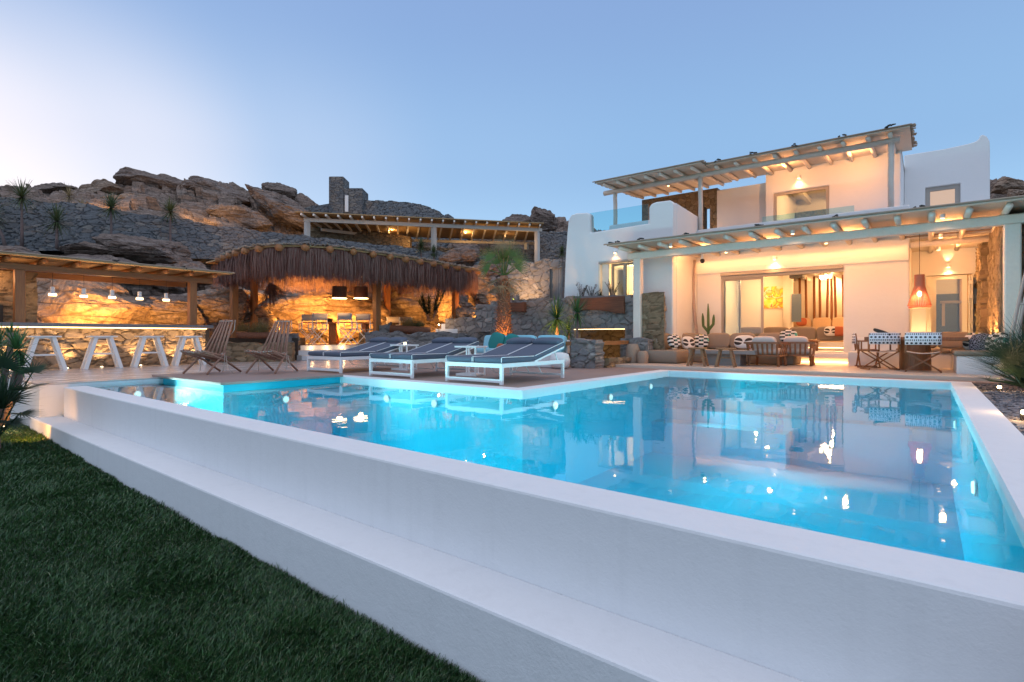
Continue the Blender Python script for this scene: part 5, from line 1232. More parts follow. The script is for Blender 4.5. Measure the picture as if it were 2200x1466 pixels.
bb = AD(1203,770,14.0); tag(MB().lathe((0,0,0),[(.15,0),(.24,.06),(.27,.22),(.22,.38),(.08,.42)],24).build('pouf', M['plaster'], smooth=True), 'white rounded pouf behind the nearest sunbed', 'pouf').location = (bb.x,bb.y,0)
# slatted folding chairs
def stick_chair():
    t = thing('slatted_chair', 'left slatted stick chair roped together, on the bathing platform', 'chair', (0,0,.045), group='slatted stick chairs on the platform')
    n = 11      # front is -y
    b = MB(); b2 = MB()
    for k in range(n):
        u = (k-(n-1)/2)/((n-1)/2); x = u*.27; xt = u*.25*.62; long_ = k in (0,n-1)
        top = Vector((xt,.40+.03*u*u,1.06-.02*abs(u))); piv = Vector((x,.10,.36+.05*u*u)); d = (piv-top).normalized()
        foot = piv + d*.04
        zz_ = Vector((0,.014*(1 if k%2 else -1),0)); b.tube([top+zz_, top.lerp(piv,.5)+zz_, foot+zz_], [.015,.018,.018], 6)
        if k % 1 == 0:
            fr_ = Vector((u*.30,-.42,.43+.03*u*u)); bk = Vector((x,.24,.25+.06*u*u)); zz_ = Vector((0,0,.012*(1 if k%2 else -1))); b2.tube([fr_+zz_, bk+zz_], .018, 6)
    b.build('back_slats', M['ashwood'], t, smooth=True); b2.build('seat_slats', M['ashwood'], t, smooth=True)
    for s in (-1,1):
        MB().tube([(s*.27,.12,.42),(s*.31,-.36,.02)], .021, 7).build('front_leg', M['ashwood'], t, smooth=True)
        MB().tube([(s*.29,-.40,.43),(s*.28,.08,.27),(s*.28,.50,.02)], .021, 7).build('rear_leg', M['ashwood'], t, smooth=True)
    r = MB()
    r.tube([(-.17,.39,1.03),(0,.38,1.02),(.17,.39,1.03)], .012, 6); r.tube([(-.28,.08,.40),(0,.12,.34),(.28,.08,.40)], .013, 6); r.tube([(-.30,-.39,.44),(0,-.40,.42),(.30,-.39,.44)], .013, 6)
    for s in (-1,1): r.tube([(s*.29,.08,.40),(s*.31,.05,.2),(s*.30,.02,.03)], .006, 5)
    r.tube([(.17,.46,1.05),(.21,.40,.85),(.12,.36,.72)], .007, 5); r.tube([(.3,.1,.35),(.4,.05,.1),(.5,.1,.01)], .006, 5); r.build('rope', M['rope'], t, smooth=True)
    return t
sc = stick_chair(); sc.location = (-12.12,5.25,.046); sc.rotation_euler = (0,0,R(-12))
sc.location = AD(452,805,11.45).xy.to_3d() + Vector((0,0,.046)); sc.rotation_euler = (0,0,TH-R(20)); sc.scale = (1.08,1.02,1.10)
d2 = dup(sc, AD(583,803,11.7).xy.to_3d() + Vector((0,0,.046)), TH-R(10), 'right slatted stick chair roped together, on the bathing platform')
# director chairs
def director(name, label, group, wood, cloth, h=.62, seat=.60, w=.56, legs='white', pat=None):
    t = thing(name, label, 'chair', (0,0,0), group=group)
    zs = seat
    for s in (-1,1):
        b = MB(); b.bar((s*w/2,-.24,0.02),(s*w/2,.24,0.02),.03,.03); b.build('foot_rail', wood, t)
        b = MB(); b.box(s*w/2-.02,-.25,zs+.2,s*w/2+.02,.25,zs+.225); b.box(s*w/2-.012,-.22,zs,s*w/2+.012,-.19,zs+.2); b.box(s*w/2-.012,.19,zs,s*w/2+.012,.22,zs+.2); b.box(s*w/2-.015,-.22,zs-.02,s*w/2+.015,.22,zs+.012); b.build('arm_frame', wood, t)
        MB().bar((s*w/2,-.22,zs-.03),(s*w/2,-.27,zs+h),.028,.028).build('back_post', wood, t)
    for y in (-.2,.2):
        b = MB(); b.bar((-w/2+.01,y,.03),(w/2-.01,y+.0,zs-.02),.035,.022); b.bar((w/2-.01,y+.024,.03),(-w/2+.01,y+.024,zs-.02),.035,.022); b.build('cross_leg', wood, t)
    b = MB(); n = 8
    for k in range(n+1):
        f = k/n; x = -w/2 + w*f; z = zs - .045*math.sin(PI*f)
        for y in (-.21,.21): b.v.append((x,y,z))
    for k in range(n): b.f.append((2*k,2*k+1,2*k+3,2*k+2)); b.m.append(0)
    o = b.build('seat', M['grey_canvas'] if pat is None else M['pink_white'], t, smooth=True); m = o.modifiers.new('s','SOLIDIFY'); m.thickness = .01
    b = MB(); n = 8; z0 = zs+h-.25; z1 = zs+h+.01
    for k in range(n+1):
        f = k/n; x = -w/2-.01 + (w+.02)*f; y = -.265 - .04*math.sin(PI*f)
        for z in (z0,z1): b.v.append((x,y,z))
    for k in range(n): b.f.append((2*k,2*k+1,2*k+3,2*k+2)); b.m.append(0)
    o = b.build('backrest', M[cloth], t, smooth=True); m = o.modifiers.new('s','SOLIDIFY'); m.thickness = .014
    return t
GD = 'white director chairs at the thatched table'
dch = director('director_chair','white director chair, leftmost under the thatch',GD,M['metal_white'],'grey_canvas',.58,.62)
def at(px, d): p = ray(px,d,0); return (p.x,p.y,.503)
dch.location = at(661,21.9); dch.rotation_euler = (0,0,TH+R(35))
for px, d, a, lb in ((682,20.8,40,'white director chair turned sideways, second from the left under the thatch'),(748,20.6,-12,'white director chair seen from behind, left of the thick shelter post'),(786,21.3,-8,'white director chair half hidden by the thick shelter post'),
   (842,24.0,180,'white director chair seen low behind the small stone stub'),(868,24.4,170,'white director chair beyond the straw grass, rightmost')):
    dup(dch, at(px,d), TH+R(a), lb)
ta = thing('dining_table', 'long dark wooden table between the white director chairs', 'table', at(718,22.6), TH)
MB().box(-1.2,-.5,.86,1.9,.5,.92).build('table_top', M['orangewood'], ta, bevel=.01); MB().box(-.15,-.25,0,.15,.25,.86).build('pedestal', M['orangewood'], ta); MB().box(1.2,-.25,0,1.4,.25,.86).build('pedestal', M['orangewood'], ta)
p = at(648,23.3); tag(MB().lathe((0,0,0),[(.1,0),(.14,.12),(.07,.16)],12).build('pot', M['dark'], smooth=True),'small dark pot on the outdoor dining table','pot').location = (AD(708,684,22.5).x, AD(708,684,22.5).y, 1.424)
# house terrace: corner sofa -----------------------------------------
TZ = .071
sf = thing('corner_sofa', 'taupe L-shaped outdoor sofa along the house wall', 'sofa', (-5.2,16,TZ))
def lb_(x0,y0,z0,x1,y1,z1,nm,e=.10,mat='taupe'): return MB().sq(((x0+x1)/2,(y0+y1)/2,(z0+z1)/2),(x1-x0,y1-y0,z1-z0),e,n=28,m=10,e2=.18).build(nm, M[mat], sf, smooth=True, world=True)
lb_(-6.42,14.65,TZ,-5.50,16.7,.45,'chaise'); lb_(-5.52,15.75,TZ,-2.95,16.75,.45,'seat_base'); lb_(-6.55,15.2,TZ,-6.38,17.1,.66,'armrest'); lb_(-6.5,16.75,TZ,-2.9,17.05,.66,'backrest'); lb_(-3.0,15.8,TZ,-2.78,17.0,.66,'armrest')
for i, (x, y, a) in enumerate(((-6.18,15.35,70),(-6.12,15.9,72),(-6.05,16.35,60),(-5.75,16.6,35),(-4.95,16.62,0),(-4.25,16.62,0),(-3.5,16.62,0),(-3.3,16.5,-6))):
    rot = Matrix.Rotation(R(a),3,'Z') @ Matrix.Rotation(R(-14),3,'X')
    MB().sq((x,y,.69),(.72,.2,.5),.22,rot,n=24,m=10,e2=.55,wr=.03).build('back_cushion', M['taupe'], sf, smooth=True, world=True)
def pillow(px, py, Y, s, mat, label, rz=0, tilt=-20, hgt=None):
    s *= .88
    p = PY(px,py,Y); o = MB().sq((0,0,0),(s,.14,hgt or s),.42,e2=.75,n=28,m=14).build('throw_pillow', M[mat], smooth=True)
    o.location = p; o.rotation_euler = (R(tilt),0,R(rz)); return tag(o, label, 'pillow')
pillow(1448,733,15.2,.46,'stripe','striped throw pillow leaning on the chaise of the taupe sofa',60)
pillow(1478,737,15.9,.46,'loop','black and white looped pillow in the corner of the taupe sofa',50)
pillow(1507,733,16.25,.48,'stripe','striped throw pillow left of centre on the taupe sofa',12)
pillow(1599,735,16.1,.62,'loop','wide looped pillow in the middle of the taupe sofa',0,hgt=.40)
pillow(1694,722,16.4,.5,'stripe','striped pillow behind the wooden armchairs',0,hgt=.35)
tg = MB(); c = thing('coffee_table', 'square grey concrete coffee table in front of the taupe sofa', 'table', (-4.28,15.0,TZ))
MB().box(-.85,-.45,.30,.85,.45,.40).build('table_top', M['concrete'], c, bevel=.008); MB().box(-.45,-.3,0,.45,.3,.30).build('pedestal', M['concrete'], c, bevel=.006)
def stool():
    t = thing('wooden_stool', 'left rustic wooden stool by the taupe sofa', 'stool', (0,0,0), group='rustic stools on the house terrace')
    MB().sq((0,0,.455),(.48,.38,.05),.8,e2=.3,n=24,m=6).build('seat', M['teak_pale'], t, smooth=True)
    for s in (-1,1):
        for r in (-1,1): MB().bar((s*.22,r*.13,0),(s*.12,r*.09,.44),.055,.05,up=(0,1,0)).build('leg', M['teak_pale'], t, bevel=.004)
        MB().bar((s*.17,-.11,.22),(s*.17,.11,.22),.03,.03).build('stretcher', M['teak_pale'], t)
    MB().bar((-.17,0,.23),(.17,0,.23),.03,.035).build('stretcher', M['teak_pale'], t)
    return t
sl_ = stool(); sl_.location = (-4.68,13.95,TZ); dup(sl_, (-3.98,13.95,TZ), R(6), 'right rustic wooden stool, in front of the concrete table')
def armchair():
    t = thing('wooden_armchair', 'nearer slatted teak armchair with pink white cushions, seen from behind', 'armchair', (0,0,0), group='slatted teak armchairs')
    z0 = .25
    for x in (-.34,.34):
        for y in (-.3,.32): MB().bar((x*1.06,y*1.06,0),(x,y,z0),.05,.05).build('leg', M['teak'], t)
    MB().box(-.39,-.36,z0,.39,.38,z0+.05).build('seat_frame', M['teak'], t, bevel=.005)
    MB().bar((-.43,-.42,.60),(.43,-.42,.60),.045,.05).build('top_rail', M['teak'], t)
    b = MB()
    for k in range(7): x = -.36+.12*k; b.bar((x*.92,-.35,z0+.04),(x,-.42,.59),.045,.02,up=(0,1,0))
    b.build('back_slats', M['teak'], t)
    for s in (-1,1):
        b = MB(); b.bar((s*.43,-.42,.60),(s*.43,.30,.56),.05,.035); 
        for k in range(4): y = -.26+.17*k; b.bar((s*.38,y,z0+.04),(s*.43,y,.56),.04,.02,up=(1,0,0))
        b.build('arm', M['teak'], t)
    MB().sq((0,.02,z0+.13),(.74,.68,.16),.15,n=24,m=8,e2=.4).build('seat_cushion', M['pink_white'], t, smooth=True)
    MB().sq((.0,-.24,z0+.32),(.58,.17,.40),.22,Matrix.Rotation(R(16),3,'X'),e2=.5).build('back_cushion', M['pink_white'], t, smooth=True)
    return t
ac = armchair(); ac.location = (-3.28,15.15,TZ); ac.rotation_euler = (0,0,R(-4)); dup(ac, (-2.72,15.95,TZ), R(4), 'farther slatted teak armchair with a pointed back cushion')
# dining corner with built-in bench --------------------------------------
bn = thing('built_in_bench', 'white built-in L-shaped bench with taupe cushions round the wooden table', 'bench', (-.2,16.6,TZ))
b = MB(); b.box(-1.62,16.5,TZ-.05,.5,17.3,.44); b.box(.5,14.4,TZ-.05,1.22,17.3,.44); b.build('base', W, bn, world=True, bevel=.03)
b = MB(); b.box(-1.60,17.05,.44,-.25,17.32,.80); b.build('backrest_wall', W, bn, world=True, bevel=.02)
for x0, x1, y0, y1 in ((-.6,.5,16.45,17.05),(.45,1.24,14.36,15.7),(.45,1.24,15.72,17.2)):
    MB().sq(((x0+x1)/2,(y0+y1)/2,.49),(x1-x0,y1-y0,.11),.07,n=24,m=8,e2=.25).build('seat_cushion', M['taupe'], bn, smooth=True, world=True)
for x in (-.1,.55): MB().sq((x,16.98,.74),(.66,.18,.42),.22,Matrix.Rotation(R(-12),3,'X'),e2=.5).build('back_cushion', M['taupe'], bn, smooth=True, world=True)
pillow(2098,735,15.9,.50,'stripe','big striped pillow leaning on the white bench cushion',-8)
pillow(2090,738,15.4,.38,'loop','round black and white pillow half hidden on the white bench',-15)
pillow(2108,738,15.15,.46,'meshprint','dark pillow with a white net pattern on the bench end',-25,hgt=.44)
pillow(2142,735,14.9,.48,'stripe','slanting striped pillow against the right pergola post',-48)
dt_ = thing('terrace_table', 'solid wooden dining table on a round pedestal under the terracotta lamp', 'table', (-.2,15.5,TZ))
MB().box(-.95,-.45,.67,.92,.45,.755).build('table_top', M['teak'], dt_, bevel=.01); MB().lathe((0,-.1,0),[(.30,0),(.29,.67)],28).build('pedestal', M['teak'], dt_, smooth=False)
tag(MB().lathe((-.05,15.55,.83),[(.10,0),(.19,.07),(.17,.075),(.08,.02)],20).build('bowl', M['teak']), 'wooden bowl on the terrace dining table', 'bowl')
pc = director('patterned_chair','director chair with printed back seen square from behind at the terrace table','teak director chairs with printed cloth',M['teak'],'marks',.40,.44,.6,pat=1)
pc.location = (-.05,14.62,TZ); dup(pc, (-.85,15.0,TZ), R(24), 'director chair with printed back and a dark throw, at the left of the table'); dup(pc, (-1.15,15.9,TZ), R(-80), 'director chair with printed back at the far left end of the table')
th_ = MB(); th_.sq((0,0,0),(.36,.06,.09),.5,Matrix.Rotation(R(22),3,'Y'),e2=.7,wr=.2); o = th_.build('throw', M['dark'], smooth=True); o.location = (-.78,14.76,.93); tag(o,'dark throw draped over the back of the left printed chair','throw')
# terracotta pendant
pl = thing('pendant_lamp', 'tall terracotta slatted pendant over the terrace dining table', 'lamp', (-.12,15.55,1.54))
b = MB()
for k in range(40):
    t_ = 2*PI*k/40; c, s = math.cos(t_), math.sin(t_); b.bar((.225*c,.225*s,0),(.10,0,0) and (.10*c,.10*s,.46),.016,.005); b.bar((.10*c,.10*s,.46),(.095*c,.095*s,.72),.014,.005)
b.build('slats', M['lampshade'], pl)
MB().lathe((0,0,.455),[(.098,0),(.094,.255)],24).build('shade_neck', M['lampshade'], pl); MB().lathe((0,0,0),[(.228,0),(.228,.015)],30,cap=False).build('shade_ring', M['lampshade'], pl); MB().lathe((0,0,-.045),[(.205,0),(.215,.03)],30,cap=False).build('shade_ring', M['lampshade'], pl)
MB().sq((0,0,.28),(.09,.09,.14),1,n=12,m=8).build('bulb', M['bulb'], pl, smooth=True); MB().tube([(0,0,.7),(0,0,1.86)],.006,5).build('cord', M['dark'], pl); MB().lathe((0,0,1.72),[(.10,0),(.10,.012)],16).build('hook_plate', M['dark'], pl)
lamp('POINT', (0,0,.2), 30, (1,.50,.22), pl, .05, world=False)
# glowing floor lamp corner
lamp('POINT', (-.15,19.3,.6), 30, (1,.62,.25), None, .1)
# indoor furniture -----------------------------------------------------
IZ = .40
def isofa(x0, x1, y, label, z=IZ, n=3, h=.42):
    t = thing('indoor_sofa', label, 'sofa', ((x0+x1)/2, y, z)); w = x1-x0
    MB().box(-w/2,-.4,0,w/2,.4,h*.6).build('base', M['sand'], t, bevel=.02); MB().sq((0,0,h*.6+.09),(w,.85,.2),.08,e2=.3).build('seat_cushion', M['sand'], t, smooth=True)
    for k in range(n): MB().sq((-w/2+w/n*(k+.5),.3,h+.32),(w/n*.96,.2,.5),.2,Matrix.Rotation(R(-10),3,'X'),e2=.5).build('back_cushion', M['sand'], t, smooth=True)
isofa(PY(1700,690,22.8).x, PY(1830,690,22.8).x, 22.8, 'sand coloured sofa at the back of the room in front of the bamboo poles', IZ+.15, 3)
t = thing('indoor_sofa', 'taupe sofa with its back to the window, seen through the open doors', 'sofa', (-3.3,19.2,IZ))
MB().box(-1.6,-.4,0,2.4,.5,.26).build('base', M['cream'], t, bevel=.02)
for k in range(5): MB().sq((-1.4+.78*k,.2,.52),(.76,.26,.46),.15,e2=.4).build('back_cushion', M['taupe'], t, smooth=True)
MB().box(-1.6,-.402,.08,2.3,-.40,.10).build('strip_light', M['warm_soft'], t); lamp('AREA', (0,-.5,.12), 8, (1,.62,.3), t, (3,.04), rot=(0,-1,-.4), world=False)
for px, m, lb in ((1803,'red','rust coloured cushion on the indoor taupe sofa, rightmost'),(1722,'red','small rust cushion on the back sofa'),(1785,'loop','dark patterned cushion on the indoor taupe sofa')):
    Y = 22.6 if px == 1722 else 19.1; p = PY(px, 692 if px == 1722 else 712, Y); o = MB().sq((0,0,0),(.36,.14,.30),.42,e2=.7).build('cushion', M[m], smooth=True); o.location = p; o.rotation_euler = (R(-15),0,0); tag(o, lb, 'cushion')
p = PY(1737,755,18.3); t = thing('carved_stool', 'dark carved four legged stool just inside the open doors', 'stool', (p.x,18.3,IZ))
MB().lathe((0,0,.28),[(.30,0),(.31,.04),(.28,.05)],24).build('seat', M['teak'], t)
for a in range(6): c_, s_ = math.cos(a*PI/3), math.sin(a*PI/3); MB().lathe((.22*c_,.22*s_,0),[(.03,0),(.045,.08),(.05,.2),(.04,.28)],10).build('leg', M['teak'], t, smooth=True)
# abstract yellow painting
p0_, p1_ = PY(1638,617,21.76), PY(1684,662,21.76)
pa = thing('painting', 'large yellow and orange abstract painting on the indoor wall', 'painting', ((p0_.x+p1_.x)/2, 21.75, (p0_.z+p1_.z)/2)); w_, h_ = p1_.x-p0_.x, p0_.z-p1_.z
M['canvas'] = (lambda t: t.pbr(t.ramp(t.noise(t.pos((1.6,1,1.6),obj=True),1.9,2,.4,1.2),[(.30,(.85,.75,.55)),(.44,(.85,.30,.03)),(.52,(.90,.58,.03)),(.66,(.92,.72,.25)),(.75,(.55,.12,.03))],'EASE'), .6))(NT('painted_canvas'))
MB().box(-w_/2,0,-h_/2,w_/2,.04,h_/2).build('canvas', M['canvas'], pa); rs = random.Random(3)
for k in range(9):
    x, z = rs.uniform(-.35,.3)*w_, rs.uniform(-.4,.35)*h_; a = rs.uniform(0,6); q = [(max(-.48*w_, min(.48*w_, x+.05*j*math.cos(a+j*.35)*1.2)), -.006, max(-.48*h_, min(.48*h_, z+.05*j*math.sin(a+j*.35)))) for j in range(7)]
    MB().tube(q, [.004,.012,.01,.012,.008,.006,.003], 5).build('brush_stroke', M['dark' if k % 3 else 'plaster'], pa)
lamp('SPOT', (pa.location.x, 21.2, 3.05), 30, (1,.66,.32), None, .05, rot=(0,.45,-1), spot=70, blend=.9)
p = PY(1703,648,21.5); tag(MB().box(p.x-.02,21.45,1.35,p.x+.28,21.5,2.35).build('wall_panel', M['screen']), 'narrow dark grey panel hanging beside the round indoor column', 'panel')
t = thing('projector', 'black projector hanging from the indoor ceiling', 'projector', PY(1712,594,20.0)); MB().box(-.2,-.15,-.06,.2,.15,.06).build('body', M['dark'], t, bevel=.01); MB().box(-.02,-.02,.06,.02,.02,.3).build('mount', M['cream'], t)
t = thing('ceiling_lamp', 'ceiling lamp with clustered lit bulbs inside the living room', 'lamp', PY(1773,596,20.4))
for k in range(5): MB().sq((.14*math.cos(k*1.26),.14*math.sin(k*1.26),.03*math.sin(k*2)),(.09,.09,.09),1,n=10,m=8).build('bulb', M['bulb'], t, smooth=True)
MB().lathe((0,0,.05),[(.2,0),(.05,.03),(.03,.25)],14).build('lamp_frame', M['cream'], t); lamp('POINT', (0,0,-.1), 30, (1,.66,.34), t, .08, world=False)
# wing room: wire pendant behind the window
p = PY(1350,640,16.8); t = thing('wire_pendant', 'wire cage pendant seen through the shuttered wing window', 'lamp', (p.x,16.8,p.z-.3))
b = MB()
for k in range(12): c_, s_ = math.cos(k*PI/6), math.sin(k*PI/6); b.tube([(.12*c_,.12*s_,0),(.1*c_,.1*s_,.25),(.02*c_,.02*s_,.4)], .004, 4)
b.build('cage', M['frame'], t); MB().tube([(0,0,.4),(0,0,1.5)],.005,4).build('cord', M['frame'], t)
# ---------------------------------------------------------------- plants
def leaf(mb, base, d, L, w, droop=.5, up=UP, n=5, fold=.0, kink=None):
    d = Vector(d).normalized(); side = d.cross(up)
    if side.length < 1e-3: side = Vector((1,0,0))
    side.normalize(); p = Vector(base); b0 = len(mb.v)
    for i in range(n+1):
        f = i/n; ww = w*(1-f)**.7*(.55+.45*min(1,f*5)) if i < n else 0
        mb.v.append(tuple(p - side*ww/2)); mb.v.append(tuple(p + side*ww/2 + UP*fold*ww))
        d = (d - UP*droop/n*(.4+1.2*f)).normalized(); p = p + d*L/n
    for i in range(n): a = b0+2*i; mb.f.append((a,a+1,a+3,a+2)); mb.m.append(mb.mi)
def rosette(mb, c, r, n, w, seed, lo=-60, hi=85, droop=.5, jit=.2):
    rs = random.Random(seed)
    for k in range(n):
        el = R(lo + (hi-lo)*(k/n)**.8); az = k*2.39996 + rs.uniform(-.2,.2); d = Vector((math.cos(el)*math.cos(az), math.cos(el)*math.sin(az), math.sin(el)))
        leaf(mb, Vector(c) + d*.03, d, r*rs.uniform(1-jit,1+jit), w, droop*rs.uniform(.5,1.4)*(1 if el < R(60) else .4))
def yucca(label, px, d, zbase, zhead, r, mat='leaf_hill', n=130, w=.05, lean=0, group=None, trunk=.06, heads=None, seed=1, name='yucca', lo=-60):
    b = ray(px,d,zbase); t = thing(name, label, 'plant', b, group=group); h = zhead - zbase
    for i, (dx, hh) in enumerate(heads or [(lean, h)]):
        pts = [Vector((0,0,0)), Vector((dx*.25*CT,dx*.25*ST,hh*.35)), Vector((dx*.7*CT,dx*.7*ST,hh*.7)), Vector((dx*CT,dx*ST,hh))]
        MB().tube(pts, [trunk*1.3,trunk,trunk*.85,trunk*.8], 8).build('trunk', M['trunk'], t, smooth=True)
        m = MB(); rosette(m, pts[-1], r, n, w, seed*13+i, lo=lo); m.build('crown', M[mat], t)
    return t
GY = 'yuccas on the hillside'
yucca('leaning yucca at the left edge below the hillside wall top',12,25.2,5.0,6.55,.85,group=GY,seed=2,lean=-.6)
yucca('tall yucca second from the left against the hillside wall',47,25.2,5.0,7.35,.85,group=GY,seed=3)
yucca('short broad yucca third from the left above the bar roof',122,25.6,5.0,6.3,.9,group=GY,seed=4)
yucca('tall straight yucca in front of the middle of the hillside wall',239,27.2,5.0,7.35,.85,group=GY,seed=5)
yucca('yucca nearest the thatched roof, before the hillside wall',366,29.2,5.2,7.6,.8,group=GY,seed=6)
yucca('pale yellow lit yucca standing on top of the hillside wall, left',148,31,7.6,8.9,.75,'leaf_dry',50,group=GY,seed=7)
yucca('small yellow lit yucca next to the pale one on the wall top',176,31,7.4,8.3,.6,'leaf_dry',40,group=GY,seed=8)
yucca('yucca below the middle post of the hillside pergola, left one',905,34.8,5.4,6.6,.65,group=GY,seed=9)
yucca('small yucca just right of the middle hillside pergola post',932,34.6,5.2,6.2,.55,group=GY,seed=10)
yucca('tiny yucca against the stone wall left of the white house',1207,39,5.5,6.9,.55,group=GY,seed=11)
yucca('big headed yucca right behind the nearest sunbed',1196,15.9,.1,1.36,.66,'leaf',120,.046,seed=12,trunk=.07,lo=-75)
yucca('slimmer yucca right of the big headed one, before the timber lintel',1240,15.2,.1,1.5,.52,'leaf',90,.04,seed=13,trunk=.04,lo=-75)
yucca('low yucca rosette leaning between the two big yuccas',1222,16.2,.1,1.0,.45,'leaf',60,.03,seed=14,trunk=.04)
flood(AD(1195,735,15.4)-UP*.3, 60, AD(1196,690,15.9), 90)
def fan(mb, base, d, pet, r, n=22, spread=250, w=.035, pmat=None, droop=.25, seed=0, roll=0):
    """palm fan: a petiole, then a hand of pointed segments"""
    rs = random.Random(seed); d = Vector(d).normalized(); b = Vector(base); mid = b + d*pet*.5; e = b + (d + Vector((0,0,-.06)))*pet
    mb.mi = 0; mb.tube([b, mid, e], [.018,.014,.01], 5)
    side = d.cross(UP)
    if side.length < 1e-2: side = RV.copy()
    side.normalize(); side = Matrix.Rotation(R(roll), 3, d) @ side; nrm = side.cross(d).normalized()
    for k in range(n):
        a = R(-spread/2 + spread*k/(n-1)); dd = (d*math.cos(a) + side*math.sin(a) + nrm*.16*abs(math.sin(a))).normalized()
        leaf(mb, e, dd, r*rs.uniform(.85,1.05)*(1-.25*abs(a)/PI), w, droop*rs.uniform(.4,1.4), up=nrm, n=4)
# tall fan palm behind the sunbeds
pb = ray(1083,17.0,0); pt = thing('fan_palm', 'tall fan palm with shaggy brown trunk lit from below', 'palm', (pb.x,pb.y,0))
MB().tube([(0,0,0),(0,0,.9),(.0,.0,1.7),(0,0,2.35),(0,0,2.75)], [.25,.23,.21,.17,.12], 16).build('trunk', M['palmtrunk'], pt, smooth=True)
b = MB(); rs = random.Random(2)
for k in range(520):                 # old leaf bases
    z = .35 + 2.25*k/520; a = k*2.4; r = .24 - .035*z; d = Vector((math.cos(a),math.sin(a),.7+rs.uniform(-.3,.4))); leaf(b, (r*.9*math.cos(a), r*.9*math.sin(a), z), d, rs.uniform(.12,.26), rs.uniform(.05,.10), .5, n=3)
b.build('bark_scales', M['palmtrunk'], pt)
b = MB()
for k in range(14):
    a = k*2.4; el = R(86 - 66*(k/14)); d = Vector((math.cos(el)*math.cos(a), math.cos(el)*math.sin(a), math.sin(el))); fan(b, (0,0,2.72), d, rs.uniform(.5,.85), .52, 15, 165, .036, seed=k, droop=.12, roll=rs.choice((-1,1))*rs.uniform(35,85))
b.build('crown', M['leaf_palm'], pt)
b = MB()
for k in range(12):
    a = k*2.4+1; el = R(-8 - 4*k); d = Vector((math.cos(el)*math.cos(a), math.cos(el)*math.sin(a), math.sin(el))); fan(b, (0,0,2.7), d, .45, .5, 14, 160, .02, seed=90+k, droop=1.2)
for k in range(5):
    a = k*1.3; d = Vector((.25*math.cos(a), .25*math.sin(a), 1)); fan(b, (0,0,2.72), d, .95, .5, 26, 160, .008, seed=70+k, droop=.2)
b.build('dry_fronds', M['leaf_dry'], pt)
flood((pb.x+.5,pb.y-.36,.6), 16, (pb.x,pb.y,1.2), 75); flood((pb.x-.45,pb.y-.36,.6), 12, (pb.x,pb.y,1.2), 75)
# cacti
def cactus(label, loc, stems, r, glow=None, name='cactus'):
    t = thing(name, label, 'cactus', loc)
    for pts in stems:
        b = MB(); n = len(pts); P = [Vector(p) for p in pts]; fine = []
        for i in range(n-1):
            for k in range(4): fine.append(P[i].lerp(P[i+1], k/4))
        fine.append(P[-1]); rad = [r*(1 if i < len(fine)-2 else (.8 if i == len(fine)-2 else .35)) for i in range(len(fine))]
        b.tube(fine, rad, 10); b.build('stem', M['cactus'], t, smooth=False)
    return t
cactus('green column cactus with two arms against the cream wall',(-5.45,17.25,.07),[((0,0,0),(0,0,1),(-.01,0,1.8)),((0,0,.9),(-.16,0,1.1),(-.18,0,1.5)),((0,0,.95),(.15,0,1.15),(.17,0,1.45))],.042)
tag(MB().lathe((-5.45,17.25,.07),[(.14,0),(.18,.3),(.16,.32)],18).build('plant_pot', M['dark']), 'dark pot holding the column cactus behind the sofa', 'pot')
c_ = AD(1093,664,20.4)
cactus('small cluster of yellow lit cacti left of the tan stone wall', c_, [((0,0,-.4),(0,0,.1),(-.03,0,.42)),((-.08,0,-.4),(-.16,0,.0),(-.2,0,.35)),((.12,0,-.4),(.2,0,0),(.22,0,.4)),((.05,-.08,-.4),(.07,-.08,.2),(.09,-.08,.5)),((-.26,0,-.4),(-.3,0,.1),(-.28,0,.22))],.055)
g0 = PX(2165,830,1.25); gx, gy = 1.38, 12.3
cactus('green prickly column cactus among the right edge shrubs',(1.62,12.6,-.02),[((0,0,0),(0,0,.6),(.02,0,1.28)),((0,0,.55),(-.14,-.05,.68),(-.2,-.06,.95)),((0,0,.3),(-.1,-.12,.42),(-.12,-.14,.72)),((0,0,.6),(.2,0,.72),(.24,0,1.0)),((.05,0,.2),(.3,-.1,.35),(.36,-.1,.66))],.075)
# straw grass
def tuft(label, p, r, n, mat='grassclump', seed=1, h=.5, name='grass_tuft', w=.006):
    t_ = MB(); rs = random.Random(seed)
    for k in range(n):
        a = rs.uniform(0,6.28); e = R(rs.uniform(25,88)); d = Vector((math.cos(e)*math.cos(a), math.cos(e)*math.sin(a), math.sin(e))); q = Vector((rs.uniform(-1,1)*r*.35, rs.uniform(-1,1)*r*.2, 0)); leaf(t_, q, d, h*rs.uniform(.6,1.1), w*rs.uniform(.7,1.4), .9, n=4)
    o = t_.build(name, M[mat]); o.location = p; return tag(o, label, 'plant')
tuft('straw coloured ornamental grass above the log between the slatted chairs', AD(555,716,17.9), 1.0, 900, seed=3, h=.55)
tuft('smaller straw grass left part of the planter between the slatted chairs', AD(520,712,18.1), .6, 350, seed=13, h=.42)
tuft('straw grass clump right of the thick shelter post', AD(878,702,20.9), .8, 700, seed=4, h=.5)
tuft('darker round grass clump next to the straw grass by the garden steps', AD(900,702,20.7), .6, 500, 'leaf_hill', seed=5, h=.36)
